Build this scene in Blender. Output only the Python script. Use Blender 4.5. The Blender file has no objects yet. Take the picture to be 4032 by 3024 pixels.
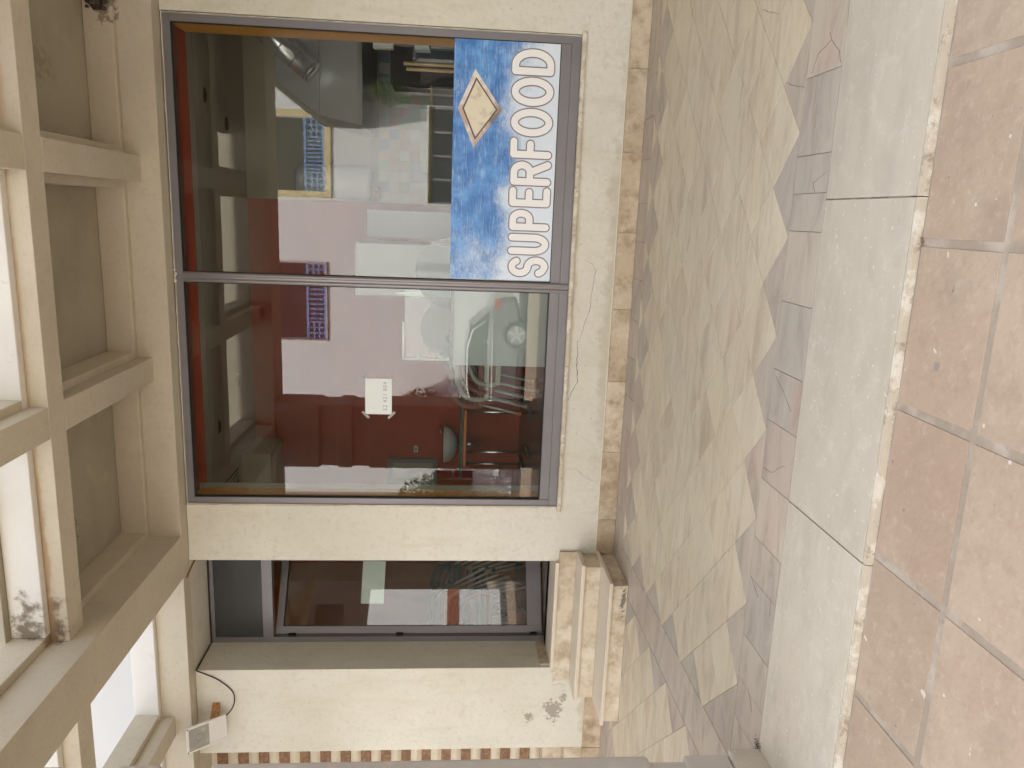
import bpy, math, random
from mathutils import Vector, Matrix
random.seed(11)
R = math.radians
sc = bpy.context.scene
COL = sc.collection

# ------------------------------------------------------------------ camera
def cam_matrix(yaw, pit, roll):
    cy, sy, cp, sp, cr, sr = math.cos(yaw), math.sin(yaw), math.cos(pit), math.sin(pit), math.cos(roll), math.sin(roll)
    B = Matrix(((1, 0, 0), (0, 0, 1), (0, -1, 0)))
    Ry = Matrix(((cy, 0, sy), (0, 1, 0), (-sy, 0, cy)))
    Rx = Matrix(((1, 0, 0), (0, cp, -sp), (0, sp, cp)))
    Rz = Matrix(((cr, -sr, 0), (sr, cr, 0), (0, 0, 1)))
    return (Rz @ Rx @ Ry @ B).transposed()          # columns: upright camera axes in the world
M = cam_matrix(R(-12.397), R(4.6845), R(-1.242))
ux, uy, uz = M.col[0], M.col[1], M.col[2]
rot = Matrix((-uy, ux, uz)).transposed()            # the phone was held upright, the picture lies on its side
cd = bpy.data.cameras.new('camera')
cam = bpy.data.objects.new('camera', cd)
COL.objects.link(cam)
cam.matrix_world = Matrix.Translation((0, 0, 1.35)) @ rot.to_4x4()
cd.sensor_fit = 'HORIZONTAL'
cd.sensor_width = 36
cd.lens = 3029.4 / 4032 * 36
cd.clip_start = 0.02
cd.clip_end = 600
sc.camera = cam

# ------------------------------------------------------------------ light
SUN_EL, SUN_AZ = R(54), R(-14)       # the sun stands behind the shop, over its roof
w = bpy.data.worlds.new('World')
sc.world = w
w.use_nodes = True
wn = w.node_tree.nodes
bg = wn['Background']
sky = wn.new('ShaderNodeTexSky')
sky.sky_type = 'NISHITA'
sky.sun_disc = False
sky.sun_elevation = SUN_EL
sky.sun_rotation = SUN_AZ
sky.dust_density = 3.0
hz = wn.new('ShaderNodeHueSaturation')          # hazy, milky coast sky
hz.inputs['Saturation'].default_value = 0.42
w.node_tree.links.new(sky.outputs[0], hz.inputs['Color'])
w.node_tree.links.new(hz.outputs[0], bg.inputs[0])
bg.inputs[1].default_value = 0.15
sd = bpy.data.lights.new('sun', 'SUN')
sd.energy = 3.9
sd.angle = R(0.55)
sd.color = (1.0, 0.94, 0.85)
so = bpy.data.objects.new('sun', sd)
COL.objects.link(so)
sdir = Vector((math.sin(SUN_AZ) * math.cos(SUN_EL), math.cos(SUN_AZ) * math.cos(SUN_EL), math.sin(SUN_EL)))
so.rotation_euler = sdir.to_track_quat('Z', 'Y').to_euler()
so.location = (0, 20, 30)
sc.view_settings.view_transform = 'Standard'
sc.view_settings.look = 'None'
sc.view_settings.gamma = 1
sc.view_settings.use_curve_mapping = False
sc.view_settings.exposure = 2.1
sc.cycles.max_bounces = 10
sc.cycles.diffuse_bounces = 6
sc.cycles.glossy_bounces = 5
sc.cycles.transparent_max_bounces = 12
sc.cycles.use_denoising = True
sc.cycles.sample_clamp_indirect = 8

# ------------------------------------------------------------------ materials
class NT:
    def __init__(s, name):
        s.m = bpy.data.materials.new(name)
        s.m.use_nodes = True
        s.t = s.m.node_tree
        s.b = s.t.nodes['Principled BSDF']
        s.out = s.t.nodes['Material Output']
    def n(s, typ, **kw):
        nd = s.t.nodes.new(typ)
        for k, v in kw.items():
            if k.startswith('i_'):
                key = k[2:]
                key = int(key) if key.isdigit() else key
                nd.inputs[key].default_value = v
            else:
                setattr(nd, k, v)
        return nd
    def l(s, a, b):
        s.t.links.new(a, b)
    def math(s, op, a, b=None, clamp=False):
        nd = s.n('ShaderNodeMath', operation=op, use_clamp=clamp)
        for i, v in enumerate((a, b)):
            if v is None: continue
            if isinstance(v, (int, float)): nd.inputs[i].default_value = v
            else: s.l(v, nd.inputs[i])
        return nd.outputs[0]
    def mix(s, f, a, b):
        nd = s.n('ShaderNodeMix', data_type='RGBA')
        for key, v in ((0, f), (6, a), (7, b)):
            if isinstance(v, (int, float)): nd.inputs[key].default_value = v
            elif isinstance(v, tuple): nd.inputs[key].default_value = v if len(v) == 4 else (*v, 1)
            else: s.l(v, nd.inputs[key])
        return nd.outputs[2]
    def ramp(s, f, lo, hi):
        nd = s.n('ShaderNodeMapRange', i_1=lo, i_2=hi)
        nd.interpolation_type = 'SMOOTHSTEP'
        s.l(f, nd.inputs[0])
        return nd.outputs[0]

def pmat(name, base, layers=(), rough=.8, metal=0.0, bump=0.0, bscale=120, rnd=None, spec=.4, masks=(), world=True, rough_var=0.0, bstretch=(1, 1, 1)):
    """base colour + soft noise layers; rnd = colours picked per object; masks = stains with a place and a shape of their own"""
    t = NT(name)
    if world:
        co = t.n('ShaderNodeNewGeometry').outputs['Position']
    else:
        co = t.n('ShaderNodeTexCoord').outputs['Object']
    if rnd or not world:
        oi = t.n('ShaderNodeObjectInfo')
        sc_ = t.n('ShaderNodeVectorMath', operation='SCALE', i_0=(37.0, 23.0, 11.0))
        t.l(oi.outputs['Random'], sc_.inputs[3])
        ad = t.n('ShaderNodeVectorMath', operation='ADD')
        t.l(co, ad.inputs[0]); t.l(sc_.outputs[0], ad.inputs[1])
        cc = ad.outputs[0]
    else:
        cc = co
    col = None
    if rnd:
        cr = t.n('ShaderNodeValToRGB')
        cr.color_ramp.interpolation = 'LINEAR'
        el = cr.color_ramp.elements
        while len(el) < len(rnd): el.new(0.5)
        for i, c in enumerate(rnd):
            el[i].position = i / (len(rnd) - 1)
            el[i].color = (*c, 1)
        t.l(oi.outputs['Random'], cr.inputs[0])
        col = cr.outputs[0]
    else:
        rgb = t.n('ShaderNodeRGB'); rgb.outputs[0].default_value = (*base, 1)
        col = rgb.outputs[0]
    for L in layers:
        mp = t.n('ShaderNodeMapping')
        mp.inputs['Scale'].default_value = L.get('st', (1, 1, 1))
        mp.inputs['Rotation'].default_value = L.get('rot', (0, 0, 0))
        mp.inputs['Location'].default_value = L.get('off', (0, 0, 0))
        t.l(cc, mp.inputs[0])
        nz = t.n('ShaderNodeTexNoise', i_Scale=L.get('sc', 3.0), i_Detail=L.get('det', 5.0), i_Roughness=L.get('nr', .6), i_Distortion=L.get('dis', 0.0))
        t.l(mp.outputs[0], nz.inputs['Vector'])
        f = t.ramp(nz.outputs[0], L.get('lo', .4), L.get('hi', .7))
        f = t.math('MULTIPLY', f, L.get('f', .5))
        col = t.mix(f, col, L['c'])
    for m_ in masks:
        (cx, cy, cz), (rx, ry, rz), mc, nsc, thr, amt = m_[:6]
        wd_ = m_[6] if len(m_) > 6 else .06
        sb = t.n('ShaderNodeVectorMath', operation='SUBTRACT', i_1=(cx, cy, cz)); t.l(co, sb.inputs[0])
        dv = t.n('ShaderNodeVectorMath', operation='DIVIDE', i_1=(rx, ry, rz)); t.l(sb.outputs[0], dv.inputs[0])
        ln = t.n('ShaderNodeVectorMath', operation='LENGTH'); t.l(dv.outputs[0], ln.inputs[0])
        inv = t.math('SUBTRACT', 1.0, ln.outputs['Value'], True)
        nz = t.n('ShaderNodeTexNoise', i_Scale=nsc, i_Detail=6.0, i_Roughness=.65); t.l(co, nz.inputs['Vector'])
        f = t.math('ADD', t.math('MULTIPLY', inv, .55), nz.outputs[0])
        f = t.ramp(f, thr, thr + wd_)
        f = t.math('MULTIPLY', f, t.math('GREATER_THAN', inv, 0.001))
        f = t.math('MULTIPLY', f, amt)
        col = t.mix(f, col, mc)
    t.l(col, t.b.inputs['Base Color'])
    t.b.inputs['Metallic'].default_value = metal
    t.b.inputs['Roughness'].default_value = rough
    t.b.inputs['Specular IOR Level'].default_value = spec
    if rough_var:
        nz = t.n('ShaderNodeTexNoise', i_Scale=9.0, i_Detail=4.0); t.l(cc, nz.inputs['Vector'])
        mr = t.n('ShaderNodeMapRange', i_1=.3, i_2=.7, i_3=rough - rough_var, i_4=rough + rough_var); t.l(nz.outputs[0], mr.inputs[0])
        t.l(mr.outputs[0], t.b.inputs['Roughness'])
    if bump:
        mp = t.n('ShaderNodeMapping'); mp.inputs['Scale'].default_value = bstretch; t.l(cc, mp.inputs[0])
        nz = t.n('ShaderNodeTexNoise', i_Scale=bscale, i_Detail=4.0, i_Roughness=.55); t.l(mp.outputs[0], nz.inputs['Vector'])
        nz2 = t.n('ShaderNodeTexNoise', i_Scale=bscale * .08, i_Detail=3.0); t.l(mp.outputs[0], nz2.inputs['Vector'])
        h = t.math('ADD', nz.outputs[0], t.math('MULTIPLY', nz2.outputs[0], 2.0))
        bp = t.n('ShaderNodeBump', i_Strength=bump, i_Distance=.004); t.l(h, bp.inputs['Height'])
        t.l(bp.outputs[0], t.b.inputs['Normal'])
    return t.m

def glass(name, tint=(.93, .96, .94), ior=1.55, rough=0.0):
    t = NT(name)
    t.t.nodes.remove(t.b)
    tr = t.n('ShaderNodeBsdfTransparent'); tr.inputs[0].default_value = (*tint, 1)
    gl = t.n('ShaderNodeBsdfGlossy'); gl.inputs['Roughness'].default_value = rough
    fr = t.n('ShaderNodeFresnel'); fr.inputs[0].default_value = ior
    mx = t.n('ShaderNodeMixShader')
    # back faces of the thin pane reflect as little as its front
    geo = t.n('ShaderNodeNewGeometry')
    dot = t.n('ShaderNodeVectorMath', operation='DOT_PRODUCT'); t.l(geo.outputs['Incoming'], dot.inputs[0]); t.l(geo.outputs['Normal'], dot.inputs[1])
    c = t.math('ABSOLUTE', dot.outputs['Value'])
    s = t.math('POWER', t.math('SUBTRACT', 1.0, c, True), 5.0)
    f0 = ((ior - 1) / (ior + 1)) ** 2
    f = t.math('ADD', t.math('MULTIPLY', s, 1 - f0), f0, True)
    t.l(f, mx.inputs[0]); t.l(tr.outputs[0], mx.inputs[1]); t.l(gl.outputs[0], mx.inputs[2])
    t.l(mx.outputs[0], t.out.inputs[0])
    return t.m

CREAM = (.66, .635, .54)
facade_masks = [((-4.05, 5.69, .42), (.20, .3, .16), (.36, .32, .26), 34, .80, 1),
                ((-4.12, 5.69, .62), (.09, .3, .08), (.36, .32, .26), 40, .78, 1),
                ((-3.93, 5.69, .34), (.10, .3, .07), (.36, .32, .26), 46, .82, 1)]
m_wall = pmat('painted facade plaster', CREAM, [
    dict(c=(.58, .54, .42), sc=1.1, lo=.42, hi=.68, f=.5),
    dict(c=(.74, .72, .62), sc=.7, lo=.45, hi=.70, f=.5, off=(3, 1, 0)),
    dict(c=(.53, .49, .385), sc=3.2, lo=.50, hi=.68, f=.35, st=(2.2, 2.2, .35), nr=.7, det=8),
    dict(c=(.50, .455, .35), sc=7, lo=.54, hi=.70, f=.3, nr=.75, det=8),
    dict(c=(.55, .52, .42), sc=28, lo=.48, hi=.72, f=.4, det=4),
    dict(c=(.40, .36, .28), sc=38, lo=.74, hi=.78, f=.6, det=1)], rough=.85, bump=.8, bscale=34,
    masks=facade_masks + [((-.6, 5.69, .14), (2.6, .3, .13), (.44, .385, .27), 8, .62, .55, .3), ((-.5, 5.69, .46), (1.9, .3, .07), (.46, .40, .28), 12, .66, .5, .3), ((-4.0, 5.69, .15), (.6, .3, .12), (.46, .39, .28), 10, .66, .5, .3)])
stain_masks = [((-2.35, 4.1, 3.58), (.34, .12, .20), (.15, .11, .07), 14, .66, .9, .26),
               ((-2.05, 4.1, 3.55), (.9, .09, .05), (.42, .28, .16), 7, .60, .7, .3),
               ((-1.2, 4.1, 3.55), (1.4, .09, .03), (.50, .36, .22), 5, .56, .6, .3),
               ((.9, 4.1, 3.55), (1.0, .09, .05), (.48, .34, .20), 6, .58, .6, .3),
               ((.75, 4.9, 3.74), (.5, .5, .05), (.30, .26, .19), 22, .95, .8),
               ((.55, 4.6, 3.74), (.18, .2, .05), (.10, .085, .06), 34, .90, .9),
               ((1.0, 4.5, 3.74), (.15, .16, .05), (.10, .085, .06), 34, .86, .9),
               ((-2.05, 4.85, 3.74), (.5, .3, .05), (.16, .13, .10), 50, 1.02, .9),
               ((1.25, 5.5, 3.6), (.25, .3, .15), (.2, .16, .11), 14, .76, .8)]
m_canopy = pmat('canopy plaster', (.585, .53, .41), [
    dict(c=(.46, .40, .31), sc=1.5, lo=.4, hi=.7, f=.45),
    dict(c=(.62, .56, .45), sc=.9, lo=.45, hi=.7, f=.45, off=(5, 2, 9)),
    dict(c=(.46, .38, .28), sc=6, lo=.6, hi=.8, f=.3),
    dict(c=(.56, .49, .43), sc=3, lo=.5, hi=.7, f=.3, off=(1, 8, 2)),
    dict(c=(.42, .37, .29), sc=30, lo=.5, hi=.75, f=.35, det=4)], rough=.88, bump=.5, bscale=42, masks=stain_masks)
m_upper = pmat('upper white plaster', (.58, .57, .55), [dict(c=(.48, .47, .44), sc=2.2, lo=.5, hi=.75, f=.3)], rough=.88, bump=.2, bscale=50)
m_caulk = pmat('old caulk', (.74, .68, .56), [dict(c=(.5, .45, .36), sc=30, lo=.55, hi=.7, f=.4)], rough=.6)
m_alu = pmat('grey anodised aluminium', (.215, .205, .21), [dict(c=(.17, .16, .165), sc=3, lo=.4, hi=.7, f=.4, st=(1, 1, .2))], rough=.42, metal=.35, world=True)
m_alu_lt = pmat('rounded aluminium', (.25, .235, .23), rough=.35, metal=.5)
m_gasket = pmat('black gasket', (.015, .014, .014), rough=.6)
m_glass = glass('window glass', (.90, .93, .91), 1.62)
m_plinth = pmat('stained travertine', None, [
    dict(c=(.31, .22, .13), sc=7, lo=.41, hi=.68, f=.85, det=8, nr=.75),
    dict(c=(.70, .61, .47), sc=4, lo=.5, hi=.68, f=.6, off=(3, 3, 3)),
    dict(c=(.22, .15, .09), sc=18, lo=.6, hi=.75, f=.5)], rough=.55, bump=.15, bscale=70, rnd=[(.50, .38, .245), (.62, .53, .39), (.44, .34, .22), (.58, .49, .36)])
m_riser = pmat('travertine step', (.62, .535, .40), [
    dict(c=(.40, .30, .19), sc=5, lo=.42, hi=.62, f=.85, det=8, nr=.75),
    dict(c=(.76, .70, .58), sc=3.4, lo=.52, hi=.66, f=.6, off=(4, 1, 7)),
    dict(c=(.30, .21, .12), sc=22, lo=.64, hi=.78, f=.5)], rough=.5, bump=.12, bscale=60,
    masks=[((-2.75, 5.14, .03), (.3, .3, .05), (.10, .085, .065), 30, .86, .8)])
m_tread = pmat('marble tread', (.64, .56, .44), [
    dict(c=(.52, .43, .32), sc=5, lo=.45, hi=.7, f=.4, st=(.3, 1, 1)),
    dict(c=(.74, .68, .58), sc=14, lo=.55, hi=.7, f=.35)], rough=.38, bump=.06, bscale=80)
streak = dict(st=(.35, 2.2, 1))
m_tile = pmat('polished beige marble', None, [
    dict(c=(.40, .32, .21), sc=3.0, lo=.46, hi=.66, f=.65, dis=.8, st=(.40, 2.4, 1), nr=.75, det=9),
    dict(c=(.70, .62, .465), sc=2.6, lo=.48, hi=.66, f=.7, off=(2, 2, 2), st=(.45, 2.0, 1), nr=.75, det=9),
    dict(c=(.50, .32, .19), sc=1.5, lo=.60, hi=.74, f=.6, st=(.35, 1.8, 1)),
    dict(c=(.36, .29, .205), sc=14, lo=.56, hi=.70, f=.4, st=(.4, 2, 1), off=(5, 5, 1), nr=.7),
    dict(c=(.74, .68, .56), sc=40, lo=.68, hi=.74, f=.5, det=2),
    dict(c=(.10, .08, .06), sc=60, lo=.79, hi=.82, f=.7, det=1)],
    rough=.42, spec=.3, bump=.06, bscale=40, rough_var=.08,
    rnd=[(.60, .51, .365), (.64, .55, .395), (.605, .52, .385), (.65, .56, .40), (.585, .50, .37), (.63, .54, .385)])
m_band = pmat('grey mauve marble', None, [
    dict(c=(.34, .275, .215), sc=3.5, lo=.46, hi=.66, f=.6, dis=.9, st=(.6, 2, 1), nr=.75, det=9),
    dict(c=(.54, .36, .26), sc=2.2, lo=.54, hi=.70, f=.6, st=(.5, 1.5, 1)),
    dict(c=(.64, .56, .43), sc=5, lo=.50, hi=.68, f=.55, off=(7, 2, 2), nr=.75, det=8),
    dict(c=(.22, .17, .14), sc=22, lo=.64, hi=.74, f=.5, nr=.75)],
    rough=.45, bump=.06, bscale=50, rough_var=.08, spec=.3,
    rnd=[(.50, .435, .325), (.55, .47, .34), (.485, .43, .335), (.56, .48, .35), (.515, .42, .305)])
m_band = pmat('grey mauve marble', None, [
    dict(c=(.31, .25, .205), sc=3.5, lo=.40, hi=.74, f=.85, dis=.8, st=(.6, 2, 1), nr=.7, det=7),
    dict(c=(.52, .33, .245), sc=2.2, lo=.56, hi=.80, f=.6, st=(.5, 1.5, 1)),
    dict(c=(.56, .48, .39), sc=4, lo=.5, hi=.8, f=.5, off=(7, 2, 2), nr=.7)],
    rough=.45, bump=.03, bscale=50, rough_var=.08, spec=.3,
    rnd=[(.465, .41, .335), (.52, .445, .35), (.44, .395, .33), (.535, .455, .36), (.475, .385, .315)])
m_pale = pmat('pale worn marble', None, [
    dict(c=(.42, .37, .295), sc=5, lo=.42, hi=.68, f=.6, st=(.6, 1.6, 1), nr=.7, det=8),
    dict(c=(.64, .585, .49), sc=10, lo=.48, hi=.74, f=.6, off=(2, 7, 1), nr=.75, det=8),
    dict(c=(.56, .48, .33), sc=2.0, lo=.55, hi=.75, f=.35, off=(9, 1, 1)),
    dict(c=(.74, .70, .62), sc=55, lo=.70, hi=.75, f=.6, det=1),
    dict(c=(.2, .17, .13), sc=80, lo=.76, hi=.80, f=.6, det=1)], rough=.5, bump=.08, bscale=60,
    rnd=[(.52, .46, .365), (.55, .49, .39), (.51, .455, .36)])
m_nose = pmat('worn cream kerb', (.52, .455, .35), [dict(c=(.72, .68, .58), sc=11, lo=.48, hi=.60, f=.7, nr=.7), dict(c=(.30, .23, .155), sc=16, lo=.54, hi=.66, f=.75, nr=.75)], rough=.6, bump=.2, bscale=50)
m_terra = pmat('terracotta paving', None, [
    dict(c=(.47, .37, .272), sc=1.3, lo=.42, hi=.66, f=.7),
    dict(c=(.30, .225, .17), sc=2.6, lo=.52, hi=.72, f=.5, off=(8, 3, 2), nr=.7),
    dict(c=(.33, .235, .165), sc=14, lo=.46, hi=.68, f=.55, nr=.8, det=10),
    dict(c=(.54, .42, .32), sc=26, lo=.52, hi=.70, f=.45, nr=.8, off=(4, 4, 4)),
    dict(c=(.74, .68, .60), sc=23, lo=.775, hi=.79, f=.6, det=1),
    dict(c=(.16, .13, .11), sc=34, lo=.79, hi=.80, f=.7, det=1)], rough=.62, bump=.4, bscale=50, spec=.3,
    rnd=[(.375, .28, .20), (.42, .318, .228), (.36, .266, .192), (.40, .304, .22), (.385, .278, .20)],
    masks=[((.59, 1.66, -.02), (.07, .055, .1), (.30, .29, .27), 25, .62, .85), ((.30, 1.68, -.02), (.07, .03, .1), (.33, .31, .27), 25, .70, .8),
           ((-.37, 2.04, -.02), (.02, .02, .1), (.25, .23, .2), 25, .62, .8)])
m_joint = pmat('paving mortar', (.325, .265, .20), [dict(c=(.52, .45, .37), sc=5, lo=.45, hi=.65, f=.6), dict(c=(.24, .18, .15), sc=30, lo=.6, hi=.75, f=.5)], rough=.9, bump=.3, bscale=90)
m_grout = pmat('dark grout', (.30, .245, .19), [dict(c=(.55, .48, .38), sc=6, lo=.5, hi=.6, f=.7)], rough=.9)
m_asph = pmat('asphalt', (.075, .072, .07), [dict(c=(.12, .115, .11), sc=3, lo=.4, hi=.7, f=.4)], rough=.9, bump=.3, bscale=150)
m_white = pmat('white house paint', (.78, .77, .78), [dict(c=(.66, .64, .63), sc=1.2, lo=.5, hi=.75, f=.35)], rough=.85)
m_yellow = pmat('pale yellow surround', (.70, .56, .30), rough=.85)
m_blue = pmat('blue painted wood', (.16, .27, .52), rough=.5)
m_grey2 = pmat('brownish window surround', (.55, .48, .42), rough=.8)
m_dark = pmat('dark interior', (.045, .04, .038), rough=.6)
m_grey = pmat('grey wall', (.30, .28, .27), rough=.85)
m_red = pmat('red interior paint', (.50, .07, .03), [dict(c=(.36, .05, .022), sc=2, lo=.45, hi=.7, f=.5)], rough=.75)
m_ochre = pmat('ochre interior paint', (.70, .30, .04), [dict(c=(.40, .17, .03), sc=2, lo=.45, hi=.7, f=.4)], rough=.75)
m_ibeige = pmat('interior beige paint', (.50, .46, .36), rough=.8)
m_iceil = pmat('interior ceiling', (.46, .42, .38), rough=.8)
m_ifloor = pmat('interior floor', (.14, .11, .09), [dict(c=(.22, .18, .14), sc=4, lo=.45, hi=.7, f=.5)], rough=.25)
m_steel = pmat('brushed stainless steel', (.62, .62, .60), [dict(c=(.40, .40, .39), sc=3, lo=.4, hi=.7, f=.4, st=(1, 1, .1))], rough=.35, metal=.55)
m_chrome = pmat('chrome tube', (.75, .75, .76), rough=.18, metal=1)
m_leg = pmat('bare aluminium leg', (.66, .64, .62), rough=.45, metal=.3)
m_enamel = pmat('white enamel', (.74, .76, .74), rough=.3)
m_paper = pmat('white paper', (.72, .76, .72), rough=.9)
m_ink = pmat('grey pencil ink', (.34, .35, .35), rough=.8)
m_tape = pmat('clear tape', (.36, .34, .32), rough=.25)
m_rust = pmat('rusty iron', (.30, .13, .04), [dict(c=(.50, .26, .08), sc=40, lo=.45, hi=.6, f=.8), dict(c=(.12, .05, .02), sc=30, lo=.55, hi=.7, f=.7)], rough=.8, bump=.3, bscale=100)
m_lamp = pmat('white lamp housing', (.74, .72, .68), rough=.4)
m_lglass = pmat('dusty lamp glass', (.34, .33, .29), [dict(c=(.55, .53, .48), sc=14, lo=.5, hi=.7, f=.5)], rough=.25)
m_cable = pmat('black cable', (.03, .02, .018), rough=.5)
m_crack = pmat('crack shadow line', (.10, .085, .07), rough=.95)
m_green = pmat('green plastic', (.055, .14, .095), rough=.4)
m_salmon = pmat('salmon plastic', (.34, .12, .075), rough=.4)
m_beigep = pmat('beige plastic', (.58, .53, .42), rough=.4)
m_orangep = pmat('orange plastic', (.60, .18, .05), rough=.4)
m_wood = pmat('light wood', (.50, .34, .16), rough=.5)
m_grantop = pmat('speckled granite', (.16, .17, .14), [dict(c=(.34, .34, .30), sc=90, lo=.5, hi=.6, f=.7, det=1)], rough=.25)
m_moss = pmat('moss', (.045, .055, .018), [dict(c=(.10, .08, .04), sc=60, lo=.45, hi=.6, f=.6)], rough=.95)
m_leaf = pmat('leaves', (.06, .085, .025), [dict(c=(.11, .12, .04), sc=5, lo=.4, hi=.6, f=.7)], rough=.6)
m_bark = pmat('bark', (.10, .075, .05), rough=.9)
m_cavity = pmat('broken masonry', (.055, .04, .03), [dict(c=(.16, .12, .09), sc=25, lo=.5, hi=.65, f=.6)], rough=.95, bump=.5, bscale=60)
m_shut = pmat('cream roller slats', (.60, .53, .40), [dict(c=(.45, .36, .24), sc=12, lo=.5, hi=.7, f=.5)], rough=.5)
m_shutr = pmat('rust brown slats', (.20, .11, .06), [dict(c=(.34, .20, .10), sc=40, lo=.45, hi=.6, f=.7)], rough=.7, bump=.3, bscale=80)
m_carp = pmat('grey car paint', (.20, .205, .21), rough=.15, metal=.1, spec=.8)
m_carg = pmat('dark car glass', (.03, .035, .04), rough=.08)
m_tyre = pmat('tyre rubber', (.03, .03, .03), rough=.8)
m_lred = pmat('red lamp plastic', (.5, .03, .02), rough=.2)
m_colstone = pmat('grey column plaster', (.50, .455, .40), [dict(c=(.42, .38, .335), sc=5, lo=.45, hi=.7, f=.5, st=(1, 1, .3)), dict(c=(.60, .56, .50), sc=8, lo=.55, hi=.7, f=.4)], rough=.85, bump=.25, bscale=50)

# ------------------------------------------------------------------ mesh helpers
def wloc(o):
    v = Vector((0, 0, 0))
    while o is not None:
        v += o.location
        o = o.parent
    return v

class MB:
    def __init__(s): s.v, s.f = [], []
    def quadbox(s, p):
        b = len(s.v); s.v += [tuple(q) for q in p]
        s.f += [tuple(b + i for i in q) for q in ((0, 3, 2, 1), (4, 5, 6, 7), (0, 1, 5, 4), (1, 2, 6, 5), (2, 3, 7, 6), (3, 0, 4, 7))]
        return s
    def box(s, x0, x1, y0, y1, z0, z1):
        return s.quadbox([(x0, y0, z0), (x1, y0, z0), (x1, y1, z0), (x0, y1, z0), (x0, y0, z1), (x1, y0, z1), (x1, y1, z1), (x0, y1, z1)])
    def prism(s, poly, z0, z1, top=None):
        n = len(poly); b = len(s.v); tp = top or poly
        s.v += [(x, y, z0) for x, y in poly] + [(x, y, z1) for x, y in tp]
        s.f += [tuple(range(b + n - 1, b - 1, -1)), tuple(range(b + n, b + 2 * n))]
        s.f += [(b + i, b + (i + 1) % n, b + n + (i + 1) % n, b + n + i) for i in range(n)]
        return s
    def xzprism(s, poly, y0, y1):        # polygon in X-Z, counter-clockwise seen from -Y, front at y0
        n = len(poly); b = len(s.v)
        s.v += [(x, y0, z) for x, z in poly] + [(x, y1, z) for x, z in poly]
        s.f += [tuple(range(b, b + n)), tuple(range(b + 2 * n - 1, b + n - 1, -1))]
        s.f += [(b + (i + 1) % n, b + i, b + n + i, b + n + (i + 1) % n) for i in range(n)]
        return s
    def tube(s, pts, r, n=10, caps=True, flat=None):
        pts = [Vector(p) for p in pts]
        rs = r if isinstance(r, (list, tuple)) else [r] * len(pts)
        b = len(s.v); up = None
        for i, p in enumerate(pts):
            t = (pts[min(i + 1, len(pts) - 1)] - pts[max(i - 1, 0)]).normalized()
            if up is None:
                up = t.orthogonal().normalized()
            up = (up - t * up.dot(t)).normalized()
            sd_ = t.cross(up)
            for k in range(n):
                a = 2 * math.pi * k / n
                s.v.append(tuple(p + (up * math.cos(a) + sd_ * math.sin(a)) * rs[i]))
        for i in range(len(pts) - 1):
            for k in range(n):
                s.f.append((b + i * n + k, b + i * n + (k + 1) % n, b + (i + 1) * n + (k + 1) % n, b + (i + 1) * n + k))
        if caps:
            s.f.append(tuple(range(b + n - 1, b - 1, -1)))
            e = b + (len(pts) - 1) * n
            s.f.append(tuple(range(e, e + n)))
        return s
    def build(s, name, mat, parent=None, smooth=False, bevel=0, local=False, loc=None):
        off = Vector((0, 0, 0)) if local else wloc(parent)
        if loc is not None: off = off + Vector(loc) if local else Vector(loc)
        me = bpy.data.meshes.new(name)
        me.from_pydata([tuple(Vector(v) - off) if not local else v for v in s.v], [], s.f)
        me.materials.append(mat)
        if smooth:
            for p in me.polygons: p.use_smooth = True
        o = bpy.data.objects.new(name, me)
        COL.objects.link(o)
        if parent is not None: o.parent = parent
        if loc is not None:
            o.location = Vector(loc) - (Vector((0, 0, 0)) if local else wloc(parent))
        if bevel:
            bv = o.modifiers.new('bevel', 'BEVEL'); bv.width = bevel; bv.segments = 2; bv.limit_method = 'ANGLE'
        return o

def tag(o, label=None, cat=None, group=None, kind=None):
    for k, v in (('label', label), ('category', cat), ('group', group), ('kind', kind)):
        if v: o[k] = v
    return o
def thing(name, loc, label, cat, group=None):
    o = bpy.data.objects.new(name, None); COL.objects.link(o)
    o.location = loc; o.empty_display_size = .1
    return tag(o, label, cat, group)
def struct(o): o['kind'] = 'structure'; return o
def copy_tree(o, parent=None):
    c = o.copy(); COL.objects.link(c)
    if parent is not None: c.parent = parent
    for ch in [x for x in o.children]: copy_tree(ch, c)
    return c
def bx(name, mat, parent, *b, bevel=0):
    return MB().box(*b).build(name, mat, parent, bevel=bevel)

# ------------------------------------------------------------------ ground
g = MB(); g.box(-150, 150, -150, 1.0, -.75, -.47); g = struct(g.build('ground', m_asph)); g.name = 'street'
struct(MB().box(-60, 60, -30, -10.0, -.47, -.30).build('far_pavement', m_joint))

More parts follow.
